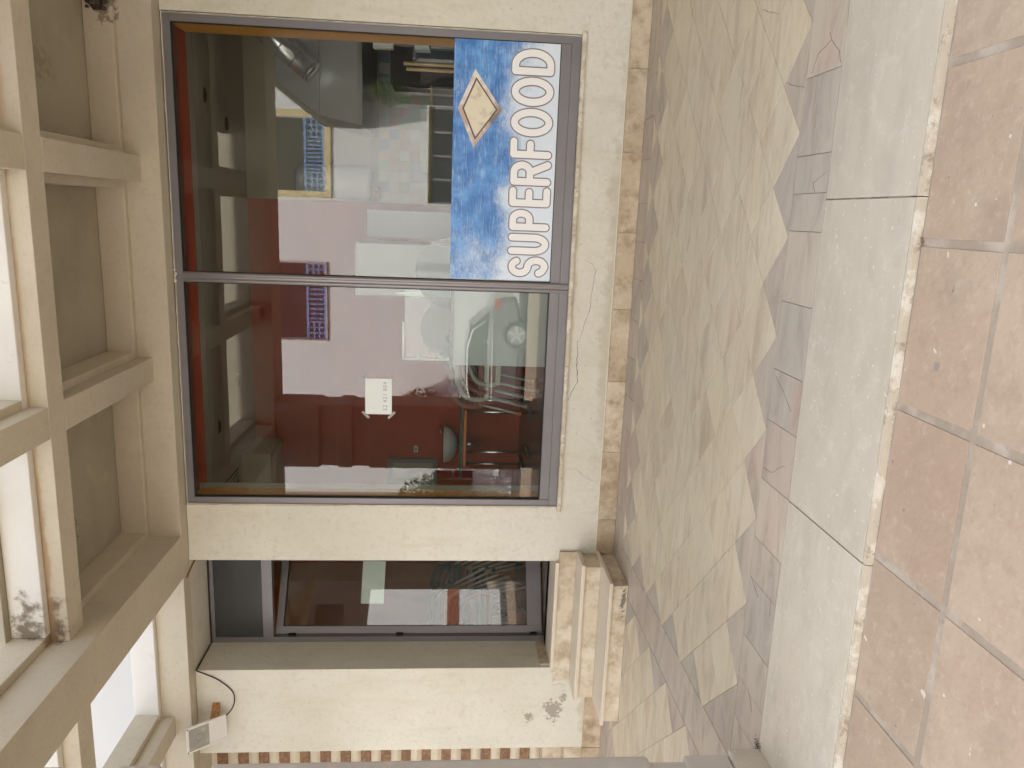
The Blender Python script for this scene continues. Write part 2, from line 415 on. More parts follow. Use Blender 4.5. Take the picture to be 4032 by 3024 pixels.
terr = struct(MB().box(-9, 6, 2.255, 9.3, -.30, -.009).build('terrace_floor', m_grout))
def clip(poly, x0, x1, y0, y1):
    for ax, v, keep in ((0, x0, 1), (0, x1, -1), (1, y0, 1), (1, y1, -1)):
        out = []
        for i in range(len(poly)):
            a, b = poly[i - 1], poly[i]
            ia, ib = (a[ax] - v) * keep >= -1e-9, (b[ax] - v) * keep >= -1e-9
            if ia != ib:
                tt = (v - a[ax]) / (b[ax] - a[ax])
                out.append((a[0] + (b[0] - a[0]) * tt, a[1] + (b[1] - a[1]) * tt))
            if ib: out.append(b)
        poly = out
        if len(poly) < 3: return []
    return poly
def area(p): return abs(sum(p[i - 1][0] * p[i][1] - p[i][0] * p[i - 1][1] for i in range(len(p)))) / 2
def slab_piece(poly, mat, name, parent, top, th=.012, gap=.0012):
    cx = sum(p[0] for p in poly) / len(poly); cy = sum(p[1] for p in poly) / len(poly)
    q = []
    for x, y in poly:
        d = math.hypot(x - cx, y - cy)
        k = max(0, 1 - gap * 1.4 / d)
        q.append(((x - cx) * k, (y - cy) * k))
    tz = top + random.uniform(-.0004, .0004)
    q2 = [(x * (1 - .001 / max(math.hypot(x, y), .01)), y * (1 - .001 / max(math.hypot(x, y), .01))) for x, y in q]
    m_ = MB().prism(q, -th, -.0008); b = len(m_.v); n = len(q)
    m_.v += [(x, y, 0) for x, y in q2]
    m_.f[1] = tuple(range(b, b + n))
    m_.f += [(n + i, n + (i + 1) % n, b + (i + 1) % n, b + i) for i in range(n)]
    me = bpy.data.meshes.new(name); me.from_pydata(m_.v, [], m_.f); me.materials.append(mat)
    o = bpy.data.objects.new(name, me); COL.objects.link(o); o.parent = parent
    o.location = Vector((cx, cy, tz)) - wloc(parent)
    return o
DG = .4037; H = DG / 2
def diamonds(x0, x1, y0, y1, ox, oy):
    full = None
    i0 = int((x0 - ox) / H) - 2; i1 = int((x1 - ox) / H) + 2
    j0 = int((y0 - oy) / H) - 2; j1 = int((y1 - oy) / H) + 2
    for j in range(j0, j1 + 1):
        for i in range(i0, i1 + 1):
            if (i + j) % 2 == 0: continue
            cx, cy = ox + i * H, oy + j * H
            dm = [(cx - H, cy), (cx, cy - H), (cx + H, cy), (cx, cy + H)]
            p = clip(dm, x0, x1, y0, y1)
            if not p or area(p) < .002: continue
            isfull = area(p) > H * H * 1.98
            if isfull and full:
                o = full.copy(); COL.objects.link(o)
                o.location = (cx, cy, random.uniform(-.0004, .0004))
                o.rotation_euler = (0, 0, random.choice((0, 0, 0, R(180))))
            else:
                o = slab_piece(p, m_tile if isfull or cy > y1 - .1 else m_band, 'floor_tile', terr, 0)
                if isfull: full = o
diamonds(-2.447, 2.2, 3.065, 5.40, -.043, 3.065)
diamonds(-5.2, -2.727, 3.065, 5.40, -2.728, 3.68)
# side band of grey marble that runs from the column to the steps
ys = [3.065, 3.40, 3.70, 4.02, 4.30, 4.63, 4.90, 5.14, 5.40]
for a, b in zip(ys, ys[1:]):
    slab_piece([(-2.725, a), (-2.449, a), (-2.449, b), (-2.725, b)], m_band, 'band_tile', terr, 0)
# front band
xs = [2.2, 1.9, 1.62, 1.34, 1.12, .84, .557, .267, .125, -.017, -.298, -.58, -.80, -1.06, -1.33, -1.52, -1.80, -2.02, -2.22, -2.45, -2.73, -3.0, -3.3, -3.6, -3.9, -4.2, -4.6, -5.2]
for b, a in zip(xs, xs[1:]):
    sk = random.uniform(-.05, .05) if b < -.4 else 0
    slab_piece([(a, 2.785), (b, 2.785), (b, 3.062), (a, 3.062)], m_band, 'band_tile', terr, 0)
xs = [2.2, 1.9, 1.6, 1.28, .98, .70, .42, .12, -.15, -.42, -.72, -1.0, -1.3, -1.55, -1.9, -2.2, -2.63, -3.0, -3.4, -3.8, -4.2, -4.7, -5.2]
for b, a in zip(xs, xs[1:]):
    slab_piece([(a, 5.403), (b, 5.403), (b, 5.70), (a, 5.70)], m_band, 'band_tile', terr, 0)
xs = [2.44, 1.27, .10, -1.06, -2.22, -3.38, -4.54, -5.7]
for b, a in zip(xs, xs[1:]):
    slab_piece([(a, 2.225), (b, 2.225), (b, 2.782), (a, 2.782)], m_pale, 'edge_slab', terr, 0, th=.03, gap=.002)
    slab_piece([(a, 2.205), (b, 2.205), (b, 2.2235), (a, 2.2235)], m_nose, 'kerb_piece', terr, -.003, th=.04, gap=.001)

pav = struct(MB().box(-12, 6, -2.2, 2.204, -.60, -.027).build('pavement', m_joint))
tp = None
px = [-.03 + .4935 * k for k in range(-12, 6)]
pyj = [2.195, 1.845] + [1.845 - .4935 * k for k in range(1, 9)]
for r_, (yb, ya) in enumerate(zip(pyj, pyj[1:])):
    for xa, xb in zip(px, px[1:]):
        gp = .013
        poly = [(xa + gp, ya + gp), (xb - gp, ya + gp), (xb - gp, yb - (gp if r_ else .002)), (xa + gp, yb - (gp if r_ else .002))]
        poly = [(x + random.uniform(-.002, .002), y + random.uniform(-.002, .002)) for x, y in poly]
        slab_piece(poly, m_terra, 'paving_tile', pav, -.024, th=.02, gap=.0)

# ------------------------------------------------------------------ the shop building
bld = thing('shop_building', (-.5, 5.69, 0), 'cream plastered building with a wide two-pane shop window and a recessed glass door', 'building')
WY = 5.69
bx('wall', m_wall, bld, -2.70, -2.247, WY, 6.19, 0, 3.322)               # pier between window and door
bx('wall', m_wall, bld, -2.247, 1.245, WY, 5.99, 0, .446)                # below the window
bx('wall', m_wall, bld, 1.245, 6.0, WY, 5.99, 0, 3.322)
bx('wall', m_wall, bld, -4.413, -3.655, WY, 6.19, 0, 3.322)              # left of the door
bx('wall', m_wall, bld, -3.655, -2.70, 5.70, 6.19, 0, .29)               # under the threshold
bx('wall', m_wall, bld, -12, -2.248, 5.694, 6.19, 3.327, 3.96)
bx('wall', m_wall, bld, -2.247, 6.0, 5.694, 5.87, 3.327, 3.96)
bx('upper_wall', m_upper, bld, -12, 6.0, 5.60, 5.693, 3.7355, 7.72)
bx('upper_wall', m_upper, bld, -12, 6.0, 5.6935, 10.5, 3.97, 7.70)
bx('wall', m_wall, bld, -12, -6.6, WY, 6.19, 0, 3.322)
bx('light_block_wall', m_wall, bld, 2.36, 2.70, 2.60, 5.676, 0, 3.95)  # unseen wall, added to hold back light from the right
# room shell
bx('interior_floor', m_ifloor, bld, -4.6, 2.4, 5.99, 9.2, .30, .468)
bx('interior_ceiling', m_iceil, bld, -4.6, 2.4, 6.19, 9.2, 3.68, 3.82)
bx('back_wall', m_red, bld, -4.4, .08, 9.2, 9.4, .3, 3.82)
bx('back_wall', m_ibeige, bld, .08, 2.4, 9.2, 9.4, .3, 3.82)
bx('left_wall', m_ochre, bld, -4.6, -4.4, 6.19, 9.2, .3, 3.82)
bx('right_wall', m_ibeige, bld, 2.2, 2.4, 5.99, 9.2, .3, 3.82)
bx('soffit_beam', m_ibeige, bld, -4.4, -2.76, 8.55, 9.198, 3.355, 3.679)
bx('ceiling_beam', m_iceil, bld, -4.4, 2.2, 6.9, 7.15, 3.50, 3.679)
bx('window_reveal', pmat('dull red reveal', (.27, .055, .035), rough=.8), bld, -2.19, 1.19, 5.775, 5.875, 3.277, 3.325)
bx('window_reveal', m_ochre, bld, 1.184, 1.2445, 5.775, 6.04, .63, 3.276)
bx('window_reveal', m_ochre, bld, -2.246, -2.196, 5.775, 5.93, .63, 3.276)
bx('inner_wall', m_red, bld, -4.4, 2.2, 6.192, 6.21, 3.326, 3.679)
# plaster soffit of the door recess butts the wall above; plinth stones
xs = [6.0, 5.4, 4.8, 4.3, 3.86, 3.30, 2.74, 2.17, 1.60, 1.041, .473, -.093, -.658, -1.213, -1.775, -2.34, -2.632]
for b, a in zip(xs, xs[1:]):
    h_ = .139 + random.uniform(-.002, .003)
    MB().box(a + .0015, b - .0015, 5.677 + random.uniform(0, .002), 5.689, 0.0005, h_).build('plinth_stone', m_plinth, bld, bevel=.002, loc=((a + b) / 2, 5.68, 0))
for b, a in ((-3.77, -4.41), (-4.414, -4.9), (-4.903, -5.4)):
    MB().box(a, b - .002, 5.675, 5.689, 0.0005, .155).build('plinth_stone', m_plinth, bld, bevel=.002, loc=((a + b) / 2, 5.68, 0))
bx('skirting', m_plinth, bld, -3.654, -3.64, 5.72, 6.115, .469, .545)
bx('plaster_bead', m_caulk, bld, -2.632, 6.0, 5.682, 5.6895, .1435, .149)

# shop window
wf = MB()
X0, X1, Z0, Z1 = -2.236, 1.232, .481, 3.312
wf.box(X0, X1, 5.70, 5.76, 3.262, Z1)
wf.box(X0, X1, 5.70, 5.76, Z0, .545)
wf.box(X0, X0 + .050, 5.70, 5.76, .545, 3.262)
wf.box(X1 - .050, X1, 5.70, 5.76, .545, 3.262)
win = wf.build('shop_window', m_alu, bld, bevel=.0015)
for a, b in ((X0 + .051, -.553), (-.481, X1 - .051)):
    bx('bottom_panel', m_alu, win, a, b, 5.705, 5.75, .546, .618, bevel=.001)
    g_ = MB().box(a, b, 5.722, 5.728, .620, 3.259)
    g_.build('pane', m_glass, win)
    k = MB(); k.box(a, a + .006, 5.7005, 5.721, .62, 3.26); k.box(b - .006, b, 5.7005, 5.721, .62, 3.26); k.box(a + .006, b - .006, 5.7005, 5.721, 3.253, 3.26); k.box(a + .006, b - .006, 5.7005, 5.721, .62, .626)
    k.build('gasket', m_gasket, win)
mu = MB(); prof = []
for k in range(13):
    x = -.5525 + .071 * k / 12
    d = 0.010 * math.sin(math.pi * min(1, max(0, (x + .5525) / .030))) if x < -.5225 else (0.010 * math.sin(math.pi * (x + .5115) / .030) if x > -.5115 else 0)
    prof.append((x, 5.694 - max(0, d)))
poly = prof + [(-.4815, 5.76), (-.5525, 5.76)]
mu.prism(poly, .484, 3.2615)
mu.build('mullion', m_alu_lt, win, smooth=False)
# caulk along the frame, uneven
for seg in range(2):
    c = MB(); n = 60
    for k in range(n):
        if seg == 0:
            a = X0 - .008 + (X1 - X0 + .016) * k / n; b = X0 - .008 + (X1 - X0 + .016) * (k + 1) / n
            h_ = random.uniform(.003, .0065); c.box(a, b, 5.688, 5.7095, Z1 + .0005, Z1 + h_)
        else:
            a = .482 + 2.83 * k / n; b = .482 + 2.83 * (k + 1) / n; h_ = random.uniform(.004, .008)
            c.box(X0 - h_, X0 - .0005, 5.687, 5.7095, a, b); h_ = random.uniform(.003, .006)
            c.box(X1 + .0005, X1 + h_, 5.687, 5.7095, a, b)
    c.build('caulk_bead', m_caulk, win)['kind'] = 'stuff'
cb = MB()
for (x, z, r_) in ((-.55, 3.315, .016), (-.50, 3.308, .013), (-.47, 3.316, .015)):
    cb.tube([(x, 5.699, z + .004), (x, 5.694, z), (x, 5.699, z - .004)], [r_ * .7, r_, r_ * .6], 8)
cb.build('caulk_blob', m_caulk, win, smooth=True)['kind'] = 'stuff'
for a, b in ((-2.268, -1.10), (-1.098, -.02), (-.018, 1.262)):
    MB().box(a, b, 5.662, 5.7, .449, .4795).build('window_sill', m_nose, win, bevel=.003, loc=((a + b) / 2, 5.68, .46))

# door
df = MB()
df.box(-3.655, -3.607, 6.10, 6.16, .469, 3.322)
df.box(-2.745, -2.699, 6.10, 6.16, .469, 3.322)
df.box(-3.607, -2.745, 6.10, 6.16, 3.282, 3.322)
df.box(-3.607, -2.745, 6.10, 6.16, 2.80, 2.885)
door = df.build('shop_door', m_alu, bld, bevel=.0015)
bx('transom_panel', pmat('dark grey transom', (.055, .056, .058), rough=.25), door, -3.606, -2.746, 6.118, 6.13, 2.886, 3.281)
hinge = Vector((-3.603, 6.15)); dv = Vector((math.cos(R(32)), math.sin(R(32)))); nv = Vector((-dv.y, dv.x))
def lbox(mb, s0, s1, t0, t1, z0, z1):
    P = [hinge + dv * s + nv * t_ for s, t_ in ((s0, t0), (s1, t0), (s1, t1), (s0, t1))]
    mb.quadbox([(p.x, p.y, z0) for p in P] + [(p.x, p.y, z1) for p in P]); return mb
lf = MB()
lbox(lf, .0, .062, 0, .045, .482, 2.795); lbox(lf, .80, .86, 0, .045, .482, 2.795)
lbox(lf, .062, .80, 0, .045, 2.735, 2.795); lbox(lf, .062, .80, 0, .045, .482, .612)
leaf = lf.build('door_leaf', m_alu, bld, bevel=.002)
lbox(MB(), .064, .798, .02, .026, .614, 2.733).build('pane', m_glass, leaf)
k = MB(); lbox(k, .0625, .068, -.0005, .018, .614, 2.733); lbox(k, .068, .798, -.0005, .018, 2.728, 2.7335); k.build('gasket', m_gasket, leaf)
for z in (.53, 1.7, 2.62):
    k = MB(); k.box(-3.607, -3.592, 6.108, 6.145, z, z + .06); k.build('hinge', m_gasket, leaf)
notice = thing('paper_notice', (-3.2, 6.3, 1.98), 'blank white sheet taped inside the glass of the open door', 'paper')
lbox(MB(), .25, .62, .0265, .0275, 1.885, 2.085).build('sheet', m_paper, notice)

# threshold and two steps
st = thing('entrance_steps', (-3.2, 5.3, 0), 'two travertine steps with marble treads in front of the shop door', 'steps')
bx('riser', m_riser, st, -3.763, -2.634, 5.135, 5.676, 0.001, .117, bevel=.002)
bx('tread', m_tread, st, -3.778, -2.602, 5.105, 5.676, .1175, .145, bevel=.004)
bx('riser', m_riser, st, -3.763, -2.634, 5.44, 5.676, .1455, .270, bevel=.002)
bx('tread', m_tread, st, -3.778, -2.604, 5.408, 5.676, .2705, .302, bevel=.004)
bx('riser', m_riser, bld, -3.763, -2.612, 5.665, 5.689, .3025, .437, bevel=.002)
bx('threshold', m_tread, bld, -3.6545, -2.7005, 5.652, 6.10, .438, .468, bevel=.003)
bx('threshold_end', m_riser, bld, -3.70, -3.6555, 5.668, 5.689, .438, .455)

# cracks in the plaster (fine open lines)
def crack(name, pts, parent, w0=.0022, axis='y', const=WY - .0012):
    mb = MB()
    ps = []
    for (a, b) in zip(pts, pts[1:]):
        n = 5
        for k in range(n):
            t_ = k / n
            ps.append((a[0] + (b[0] - a[0]) * t_ + random.uniform(-.004, .004), a[1] + (b[1] - a[1]) * t_ + random.uniform(-.004, .004)))
    ps.append(pts[-1])
    for i, (a, b) in enumerate(zip(ps, ps[1:])):
        d = Vector((b[0] - a[0], b[1] - a[1])); L = d.length
        if L < 1e-5: continue
        nn = Vector((-d.y, d.x)) / L * w0 * .5 * (.35 + .65 * math.sin(math.pi * (i + .5) / len(ps))) * random.uniform(.6, 1.2)
        q = [(a[0] - nn.x, a[1] - nn.y), (b[0] - nn.x, b[1] - nn.y), (b[0] + nn.x, b[1] + nn.y), (a[0] + nn.x, a[1] + nn.y)]
        mb.xzprism(q, const, const + .001)
    return mb.build(name, m_crack, parent)
crack('crack', [(-1.38, .44), (-1.31, .415), (-1.22, .37), (-1.10, .385), (-.98, .385), (-.90, .39)], bld, .0048)
crack('crack', [(-.92, .38), (-.85, .36), (-.78, .345), (-.66, .31), (-.50, .30), (-.38, .285), (-.33, .31), (-.30, .37)], bld, .0026)
crack('crack', [(-1.93, .43), (-1.92, .34), (-1.98, .28), (-2.03, .18)], bld, .0016)
crack('crack', [(-3.78, .44), (-3.82, .41), (-3.80, .37), (-3.83, .33)], bld, .0016)
crack('crack', [(-3.72, 5.22), (-3.70, 5.0), (-3.84, 4.72), (-3.95, 4.52), (-4.2, 4.42)], bld, .006, const=5.60 - .0012)

def floor_crack(pts):
    mb = MB()
    ps = []
    for a, b in zip(pts, pts[1:]):
        for k in range(4):
            t_ = k / 4
            ps.append((a[0] + (b[0] - a[0]) * t_ + random.uniform(-.003, .003), a[1] + (b[1] - a[1]) * t_ + random.uniform(-.003, .003)))
    ps.append(pts[-1])
    for i, (a, b) in enumerate(zip(ps, ps[1:])):
        d = Vector((b[0] - a[0], b[1] - a[1])); n_ = Vector((-d.y, d.x)).normalized() * random.uniform(.0003, .0009)
        mb.prism([(a[0] - n_.x, a[1] - n_.y), (b[0] - n_.x, b[1] - n_.y), (b[0] + n_.x, b[1] + n_.y), (a[0] + n_.x, a[1] + n_.y)], 0, .0012 + i * .00001)
    mb.build('crack', m_fcrack, terr)
m_fcrack = pmat('earth filled crack', (.25, .18, .14), rough=.95)
for pts in ([(.694, 2.906), (.664, 2.886), (.635, 2.98), (.57, 3.013)], [(.664, 2.886), (.621, 2.824), (.57, 2.79)], [(.199, 2.79), (.163, 2.897), (.126, 2.875)],
            [(-.608, 3.024), (-.654, 2.943), (-.715, 2.854)], [(-1.011, 3.05), (-1.009, 2.969), (-.939, 2.851)], [(-1.513, 3.049), (-1.568, 2.953)],
            [(-1.506, 2.836), (-1.584, 2.823)], [(.938, 3.605), (.90, 3.50), (.869, 3.389)], [(.577, 3.264), (.553, 3.184), (.528, 3.07)], [(-2.0, 2.95), (-2.08, 2.88)]):
    floor_crack(pts)

# ------------------------------------------------------------------ canopy of crossing beams
can = thing('canopy', (-2.57, 2.5, 0), 'plastered canopy of crossing beams and coffers over the shop terrace, partly open to the sky', 'canopy')
ZF, ZT = 3.552, 3.735
def beamX(x0, x1, y0, y1, zb, fl0=.05, fl1=.05, name='beam'):
    m_ = MB().box(x0, x1, y0, y1, zb, ZF); m_.build(name, m_canopy, can, bevel=.004)
m_ledge = pmat('whiter canopy ledge', (.72, .70, .64), [dict(c=(.62, .59, .52), sc=2, lo=.42, hi=.7, f=.5), dict(c=(.40, .33, .24), sc=9, lo=.62, hi=.75, f=.5, nr=.75, st=(2, 1, .5))], rough=.88, bump=.4, bscale=45, masks=[((-2.35, 4.05, 3.64), (.40, .12, .16), (.18, .14, .09), 16, .70, .9, .26)] + stain_masks[8:])
def flangeX(x0, x1, y0, y1, m_=None): MB().box(x0, x1, y0, y1, ZF, ZT).build('beam_ledge', m_ or m_canopy, can, bevel=.005)
# beam against the wall
MB().box(-12, 6, 5.55, 5.689, 3.325, ZF).build('beam', m_canopy, can, bevel=.004)
flangeX(-12, -2.616, 5.50, 5.689, m_ledge)
flangeX(-2.614, 6, 5.50, 5.689)
DX = [(-6.925, -6.585), (-2.785, -2.445), (1.98, 2.32)]
for a, b in DX:
    beamX(a, b, 2.77, 5.549, 3.325)
    MB().box(a - .05, b + .05, 2.77, 5.499, ZF, ZT).build('beam_ledge', m_canopy, can, bevel=.005)
CX = [(-5.52, -5.35), (-4.14, -3.97), (-1.255, -1.083), (.125, .297), (3.4, 3.57)]
spans = [(-12, -6.926), (-6.584, -2.786), (-2.444, 1.979), (2.321, 6)]
for a, b in spans:
    beamX(a, b, 4.10, 4.27, 3.45)
for a, b in [(-12, -6.976), (-6.534, -2.836), (-2.394, 1.929), (2.371, 6)]:
    flangeX(a, b, 4.05, 4.32, m_ledge)
for a, b in CX:
    for y0, y1 in ((4.271, 5.549), (2.771, 4.099)):
        beamX(a, b, y0, y1, 3.45)
    for y0, y1 in ((4.321, 5.499), (2.771, 4.049)):
        MB().box(a - .05, b + .05, y0, y1, ZF, ZT).build('beam_ledge', m_canopy, can, bevel=.005)
MB().box(-12, 6, 2.31, 2.769, 3.325, 3.85).build('beam', m_canopy, can, bevel=.005)
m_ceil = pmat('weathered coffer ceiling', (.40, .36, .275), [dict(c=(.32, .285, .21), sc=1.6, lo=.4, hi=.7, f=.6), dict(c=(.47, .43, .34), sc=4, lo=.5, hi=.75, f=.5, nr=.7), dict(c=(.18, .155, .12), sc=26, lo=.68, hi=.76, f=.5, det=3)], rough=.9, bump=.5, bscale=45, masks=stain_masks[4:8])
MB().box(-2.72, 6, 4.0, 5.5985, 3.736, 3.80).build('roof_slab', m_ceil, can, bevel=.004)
MB().box(.72, 6, 2.771, 3.999, 3.736, 3.80).build('roof_slab', m_ceil, can, bevel=.004)  # unseen slab, added to keep sun out of this bay's right part
# columns
def column(xc):
    a, b, y0, y1 = xc - .384, xc + .384, 2.30, 2.765
    c = MB()
    s = .022
    c.box(a + s, b - s, y0 + s, y1 - s, 0.002, 3.324)
    core = c.build('column', m_colstone, can)
    for z0, z1, e in ((.142, .335, .004), (.485, 2.265, 0), (2.45, 2.625, 0), (2.825, 3.322, 0)):
        MB().box(a + e, b - e, y0 + e, y1 - e, z0, z1).build('column_block', m_colstone, core, bevel=.018 if z0 > .4 else .006)
    MB().box(a - .012, b + .017, y0 - .01, y1 + .003, 0.001, .139).build('column_base', m_pale, core, bevel=.003)
for xc in (-6.755, -2.571, 2.15): column(xc)
bx('contact_shade', m_grout, bld, -2.63, 5.9, 5.669, 5.6765, -.002, .0025)  # dark strip painting contact shade along the foot of the plinth
# ragged cavity where the ledge is broken, right end of the coffer
pl = []
for k in range(16):
    a = 2 * math.pi * k / 16
    r_ = random.uniform(.7, 1.1)
    pl.append((1.30 + .13 * r_ * math.cos(a), 3.66 + .085 * r_ * math.sin(a)))
MB().xzprism(pl, 5.493, 5.502).build('broken_cavity', m_cavity, can)
mb = MB()
for k in range(26):
    x = 1.30 + random.uniform(-.12, .1); z = 3.66 + random.uniform(-.07, .07); r_ = random.uniform(.008, .025)
    mb.tube([(x, 5.494, z - r_), (x + r_ * .4, 5.485, z), (x, 5.494, z + r_)], [r_ * .4, r_, r_ * .3], 6)
mb.build('broken_cavity', m_cavity, can)

# ------------------------------------------------------------------ roller shutter further left
sh = thing('roller_shutter', (-5.5, 6.0, .47), 'closed roller shutter with cream and rusty brown slats left of the shop door', 'shutter')
z = .47; i = 0
while z < 3.3:
    h_ = .088
    mm = m_shutr if i % 2 else m_shut
    pts = []
    mb = MB(); n = 6
    prof = [(0, 0.0)] + [(.018 * math.sin(math.pi * k / n), h_ * .98 * k / n) for k in range(1, n)] + [(0, h_ * .98)]
    b = len(mb.v)
    for (d, zz) in prof: mb.v.append((-6.598, 6.0 - d, z + zz)); mb.v.append((-4.40, 6.0 - d, z + zz))
    for k in range(len(prof) - 1): mb.f.append((b + 2 * k, b + 2 * k + 1, b + 2 * k + 3, b + 2 * k + 2))
    mb.v += [(-6.598, 6.02, z), (-4.40, 6.02, z), (-4.40, 6.02, z + h_ * .98), (-6.598, 6.02, z + h_ * .98)]
    e = len(mb.v) - 4; mb.f.append((e + 3, e + 2, e + 1, e))
    if i % 2: mb = MB().box(-6.598, -4.40, 5.992, 6.02, z, z + h_ * .98)
    mb.build('slat', mm, sh, smooth=not i % 2)
    z += h_; i += 1
bx('step', m_riser, bld, -6.59, -4.416, 5.70, 6.19, 0.001, .30)
bx('step', m_riser, bld, -6.59, -4.416, 5.82, 6.19, .301, .468)

# ------------------------------------------------------------------ floodlight and cables
fl = thing('floodlight', (-4.09, 5.5, 3.2), 'white square halogen floodlight on a rusty bracket above the left wall', 'floodlight')
T = Vector((0, 5.417, 3.327)); Bt = Vector((0, 5.60, 3.076)); fd = (Bt - T); fL = fd.length; fd.normalize()
fn = Vector((0, -fd.z, fd.y)); fn = -fn if fn.y > 0 and fn.z > 0 else fn
# outward normal of the lamp face: towards the street and down
fn = Vector((0, fd.z, -fd.y)); fn.normalize()
def fp(x, s, d): p = T + fd * s + fn * d; return (x, p.y, p.z)
def fbox(mb, x0, x1, s0, s1, d0, d1):
    mb.quadbox([fp(x0, s1, d1), fp(x1, s1, d1), fp(x1, s1, d0), fp(x0, s1, d0), fp(x0, s0, d1), fp(x1, s0, d1), fp(x1, s0, d0), fp(x0, s0, d0)]); return mb
hs = MB()
hs.quadbox([fp(-4.20, fL, 0), fp(-3.99, fL, 0), fp(-4.02, fL * .8, -.055), fp(-4.17, fL * .8, -.055), fp(-4.20, 0, 0), fp(-3.99, 0, 0), fp(-4.02, fL * .2, -.055), fp(-4.17, fL * .2, -.055)])
hs.build('housing', m_lamp, fl, bevel=.004)
fr = MB(); fbox(fr, -4.205, -4.19, 0, fL, .001, .014); fbox(fr, -4.00, -3.985, 0, fL, .001, .014); fbox(fr, -4.19, -4.00, 0, .018, .001, .014); fbox(fr, -4.19, -4.00, .175, fL, .001, .011)
fr.build('front_frame', m_lamp, fl, bevel=.002)
fbox(MB(), -4.189, -4.001, .019, .174, .002, .006).build('lamp_glass', m_lglass, fl)
rb = MB()
for k in range(9): fbox(rb, -4.185, -4.005, .182 + .013 * k, .187 + .013 * k, .0112, .0145)
rb.build('rib', m_lamp, fl)
tb = MB(); tb.tube([fp(-4.10 + .03 * math.cos(a), .10 + .03 * math.sin(a), .0062) for a in [k * .5 for k in range(14)]], .004, 6); tb.tube([fp(-4.13, .10, .0062), fp(-4.175, .05, .0062)], .0025, 5)
tb.build('lamp_coil', m_lglass, fl, smooth=True)
br = MB()
br.quadbox([(-4.07, 5.56, 3.13), (-4.02, 5.56, 3.13), (-3.94, 5.685, 3.14), (-3.99, 5.685, 3.14), (-4.07, 5.56, 3.19), (-4.02, 5.56, 3.19), (-3.94, 5.685, 3.20), (-3.99, 5.685, 3.20)])
br.build('bracket', m_rust, fl, bevel=.004)
for x, s in ((-4.197, .008), (-3.993, .008)): MB().tube([fp(x, s, .012), fp(x, s, .018)], .005, 8).build('screw', m_gasket, fl)
def spline(pts, n=8):
    P = [Vector(p) for p in pts]; P = [P[0]] + P + [P[-1]]; out = []
    for i in range(1, len(P) - 2):
        for k in range(n):
            t_ = k / n; a, b, c, d = P[i - 1], P[i], P[i + 1], P[i + 2]
            out.append(.5 * ((2 * b) + (c - a) * t_ + (2 * a - 5 * b + 4 * c - d) * t_ * t_ + (3 * b - a - 3 * c + d) * t_ ** 3))
    return out + [P[-2]]
cab = MB()
cab.tube(spline([(-3.655, 5.683, 3.31), (-3.73, 5.683, 3.156), (-3.83, 5.68, 3.045), (-3.915, 5.675, 3.024), (-3.985, 5.66, 3.043), (-4.03, 5.62, 3.09)]), .0048, 8)
cab.tube([(-3.651, 5.684, 3.315), (-3.651, 6.09, 3.316), (-2.705, 6.094, 3.316)], .0055, 8)
tag(cab.build('cable', m_cable, None, smooth=True), 'thin black cable looping from the door recess to the floodlight', 'cable')
tag(MB().tube(spline([(-2.80, 5.60, 3.317), (-2.76, 5.75, 3.317), (-2.71, 6.02, 3.317)]), .006, 8).build('conduit', m_rust), 'short rusty conduit under the recess ceiling beside the pier', 'conduit')

# ------------------------------------------------------------------ SUPERFOOD sign
SX0, SX1, SZ0, SZ1 = -.466, 1.1735, .6245, 1.3615
sign = thing('shop_sign', (.35, 5.70, .62), 'blue and white SUPERFOOD sign board standing in the right window pane', 'sign')
t = NT('faded blue print')
co = t.n('ShaderNodeNewGeometry').outputs['Position']
sep = t.n('ShaderNodeSeparateXYZ'); t.l(co, sep.inputs[0])
def nz_(sc_, st=(1, 1, 1), det=5, nr=.6, off=(0, 0, 0)):
    mp = t.n('ShaderNodeMapping'); mp.inputs['Scale'].default_value = st; mp.inputs['Location'].default_value = off; t.l(co, mp.inputs[0])
    q = t.n('ShaderNodeTexNoise', i_Scale=sc_, i_Detail=det, i_Roughness=nr); t.l(mp.outputs[0], q.inputs['Vector']); return q.outputs[0]
zz = t.n('ShaderNodeMapRange', i_1=.70, i_2=1.10, i_3=1.0, i_4=0.0); t.l(sep.outputs[2], zz.inputs[0])
xx = t.n('ShaderNodeMapRange', i_1=-.45, i_2=.25, i_3=.16, i_4=0.0); t.l(sep.outputs[0], xx.inputs[0])
f = t.math('ADD', t.math('MULTIPLY', zz.outputs[0], .50), t.math('MULTIPLY', nz_(4, det=4), .75))
f = t.math('ADD', f, t.math('MULTIPLY', nz_(38, st=(1, 1, 3), det=6, nr=.75), .38))
f = t.math('ADD', f, xx.outputs[0])
f = t.ramp(f, .60, .98)
blue = t.mix(t.ramp(nz_(9, off=(3, 3, 3)), .35, .7), (.04, .165, .46), (.12, .33, .68))
c = t.mix(f, blue, (.70, .78, .84))
scr = t.ramp(nz_(60, st=(.15, 1, 3), det=4, nr=.7), .52, .66)
c = t.mix(t.math('MULTIPLY', scr, .45), c, (.55, .68, .80))
t.l(c, t.b.inputs['Base Color']); t.b.inputs['Roughness'].default_value = .45
m_print = t.m
board = MB().box(SX0, SX1, 5.690, 5.7005, SZ0, SZ1).build('board', m_print, sign, bevel=.001)
m_letter = pmat('white print', (.84, .83, .81), rough=.5)
m_halo = pmat('dark brown print', (.12, .085, .075), rough=.5)
m_halo2 = pmat('faded brown print', (.36, .33, .35), rough=.5)
def arc(cx, cz, rx, rz, a0, a1, n=12): return [(cx + rx * math.cos(R(a0 + (a1 - a0) * k / n)), cz + rz * math.sin(R(a0 + (a1 - a0) * k / n))) for k in range(n + 1)]
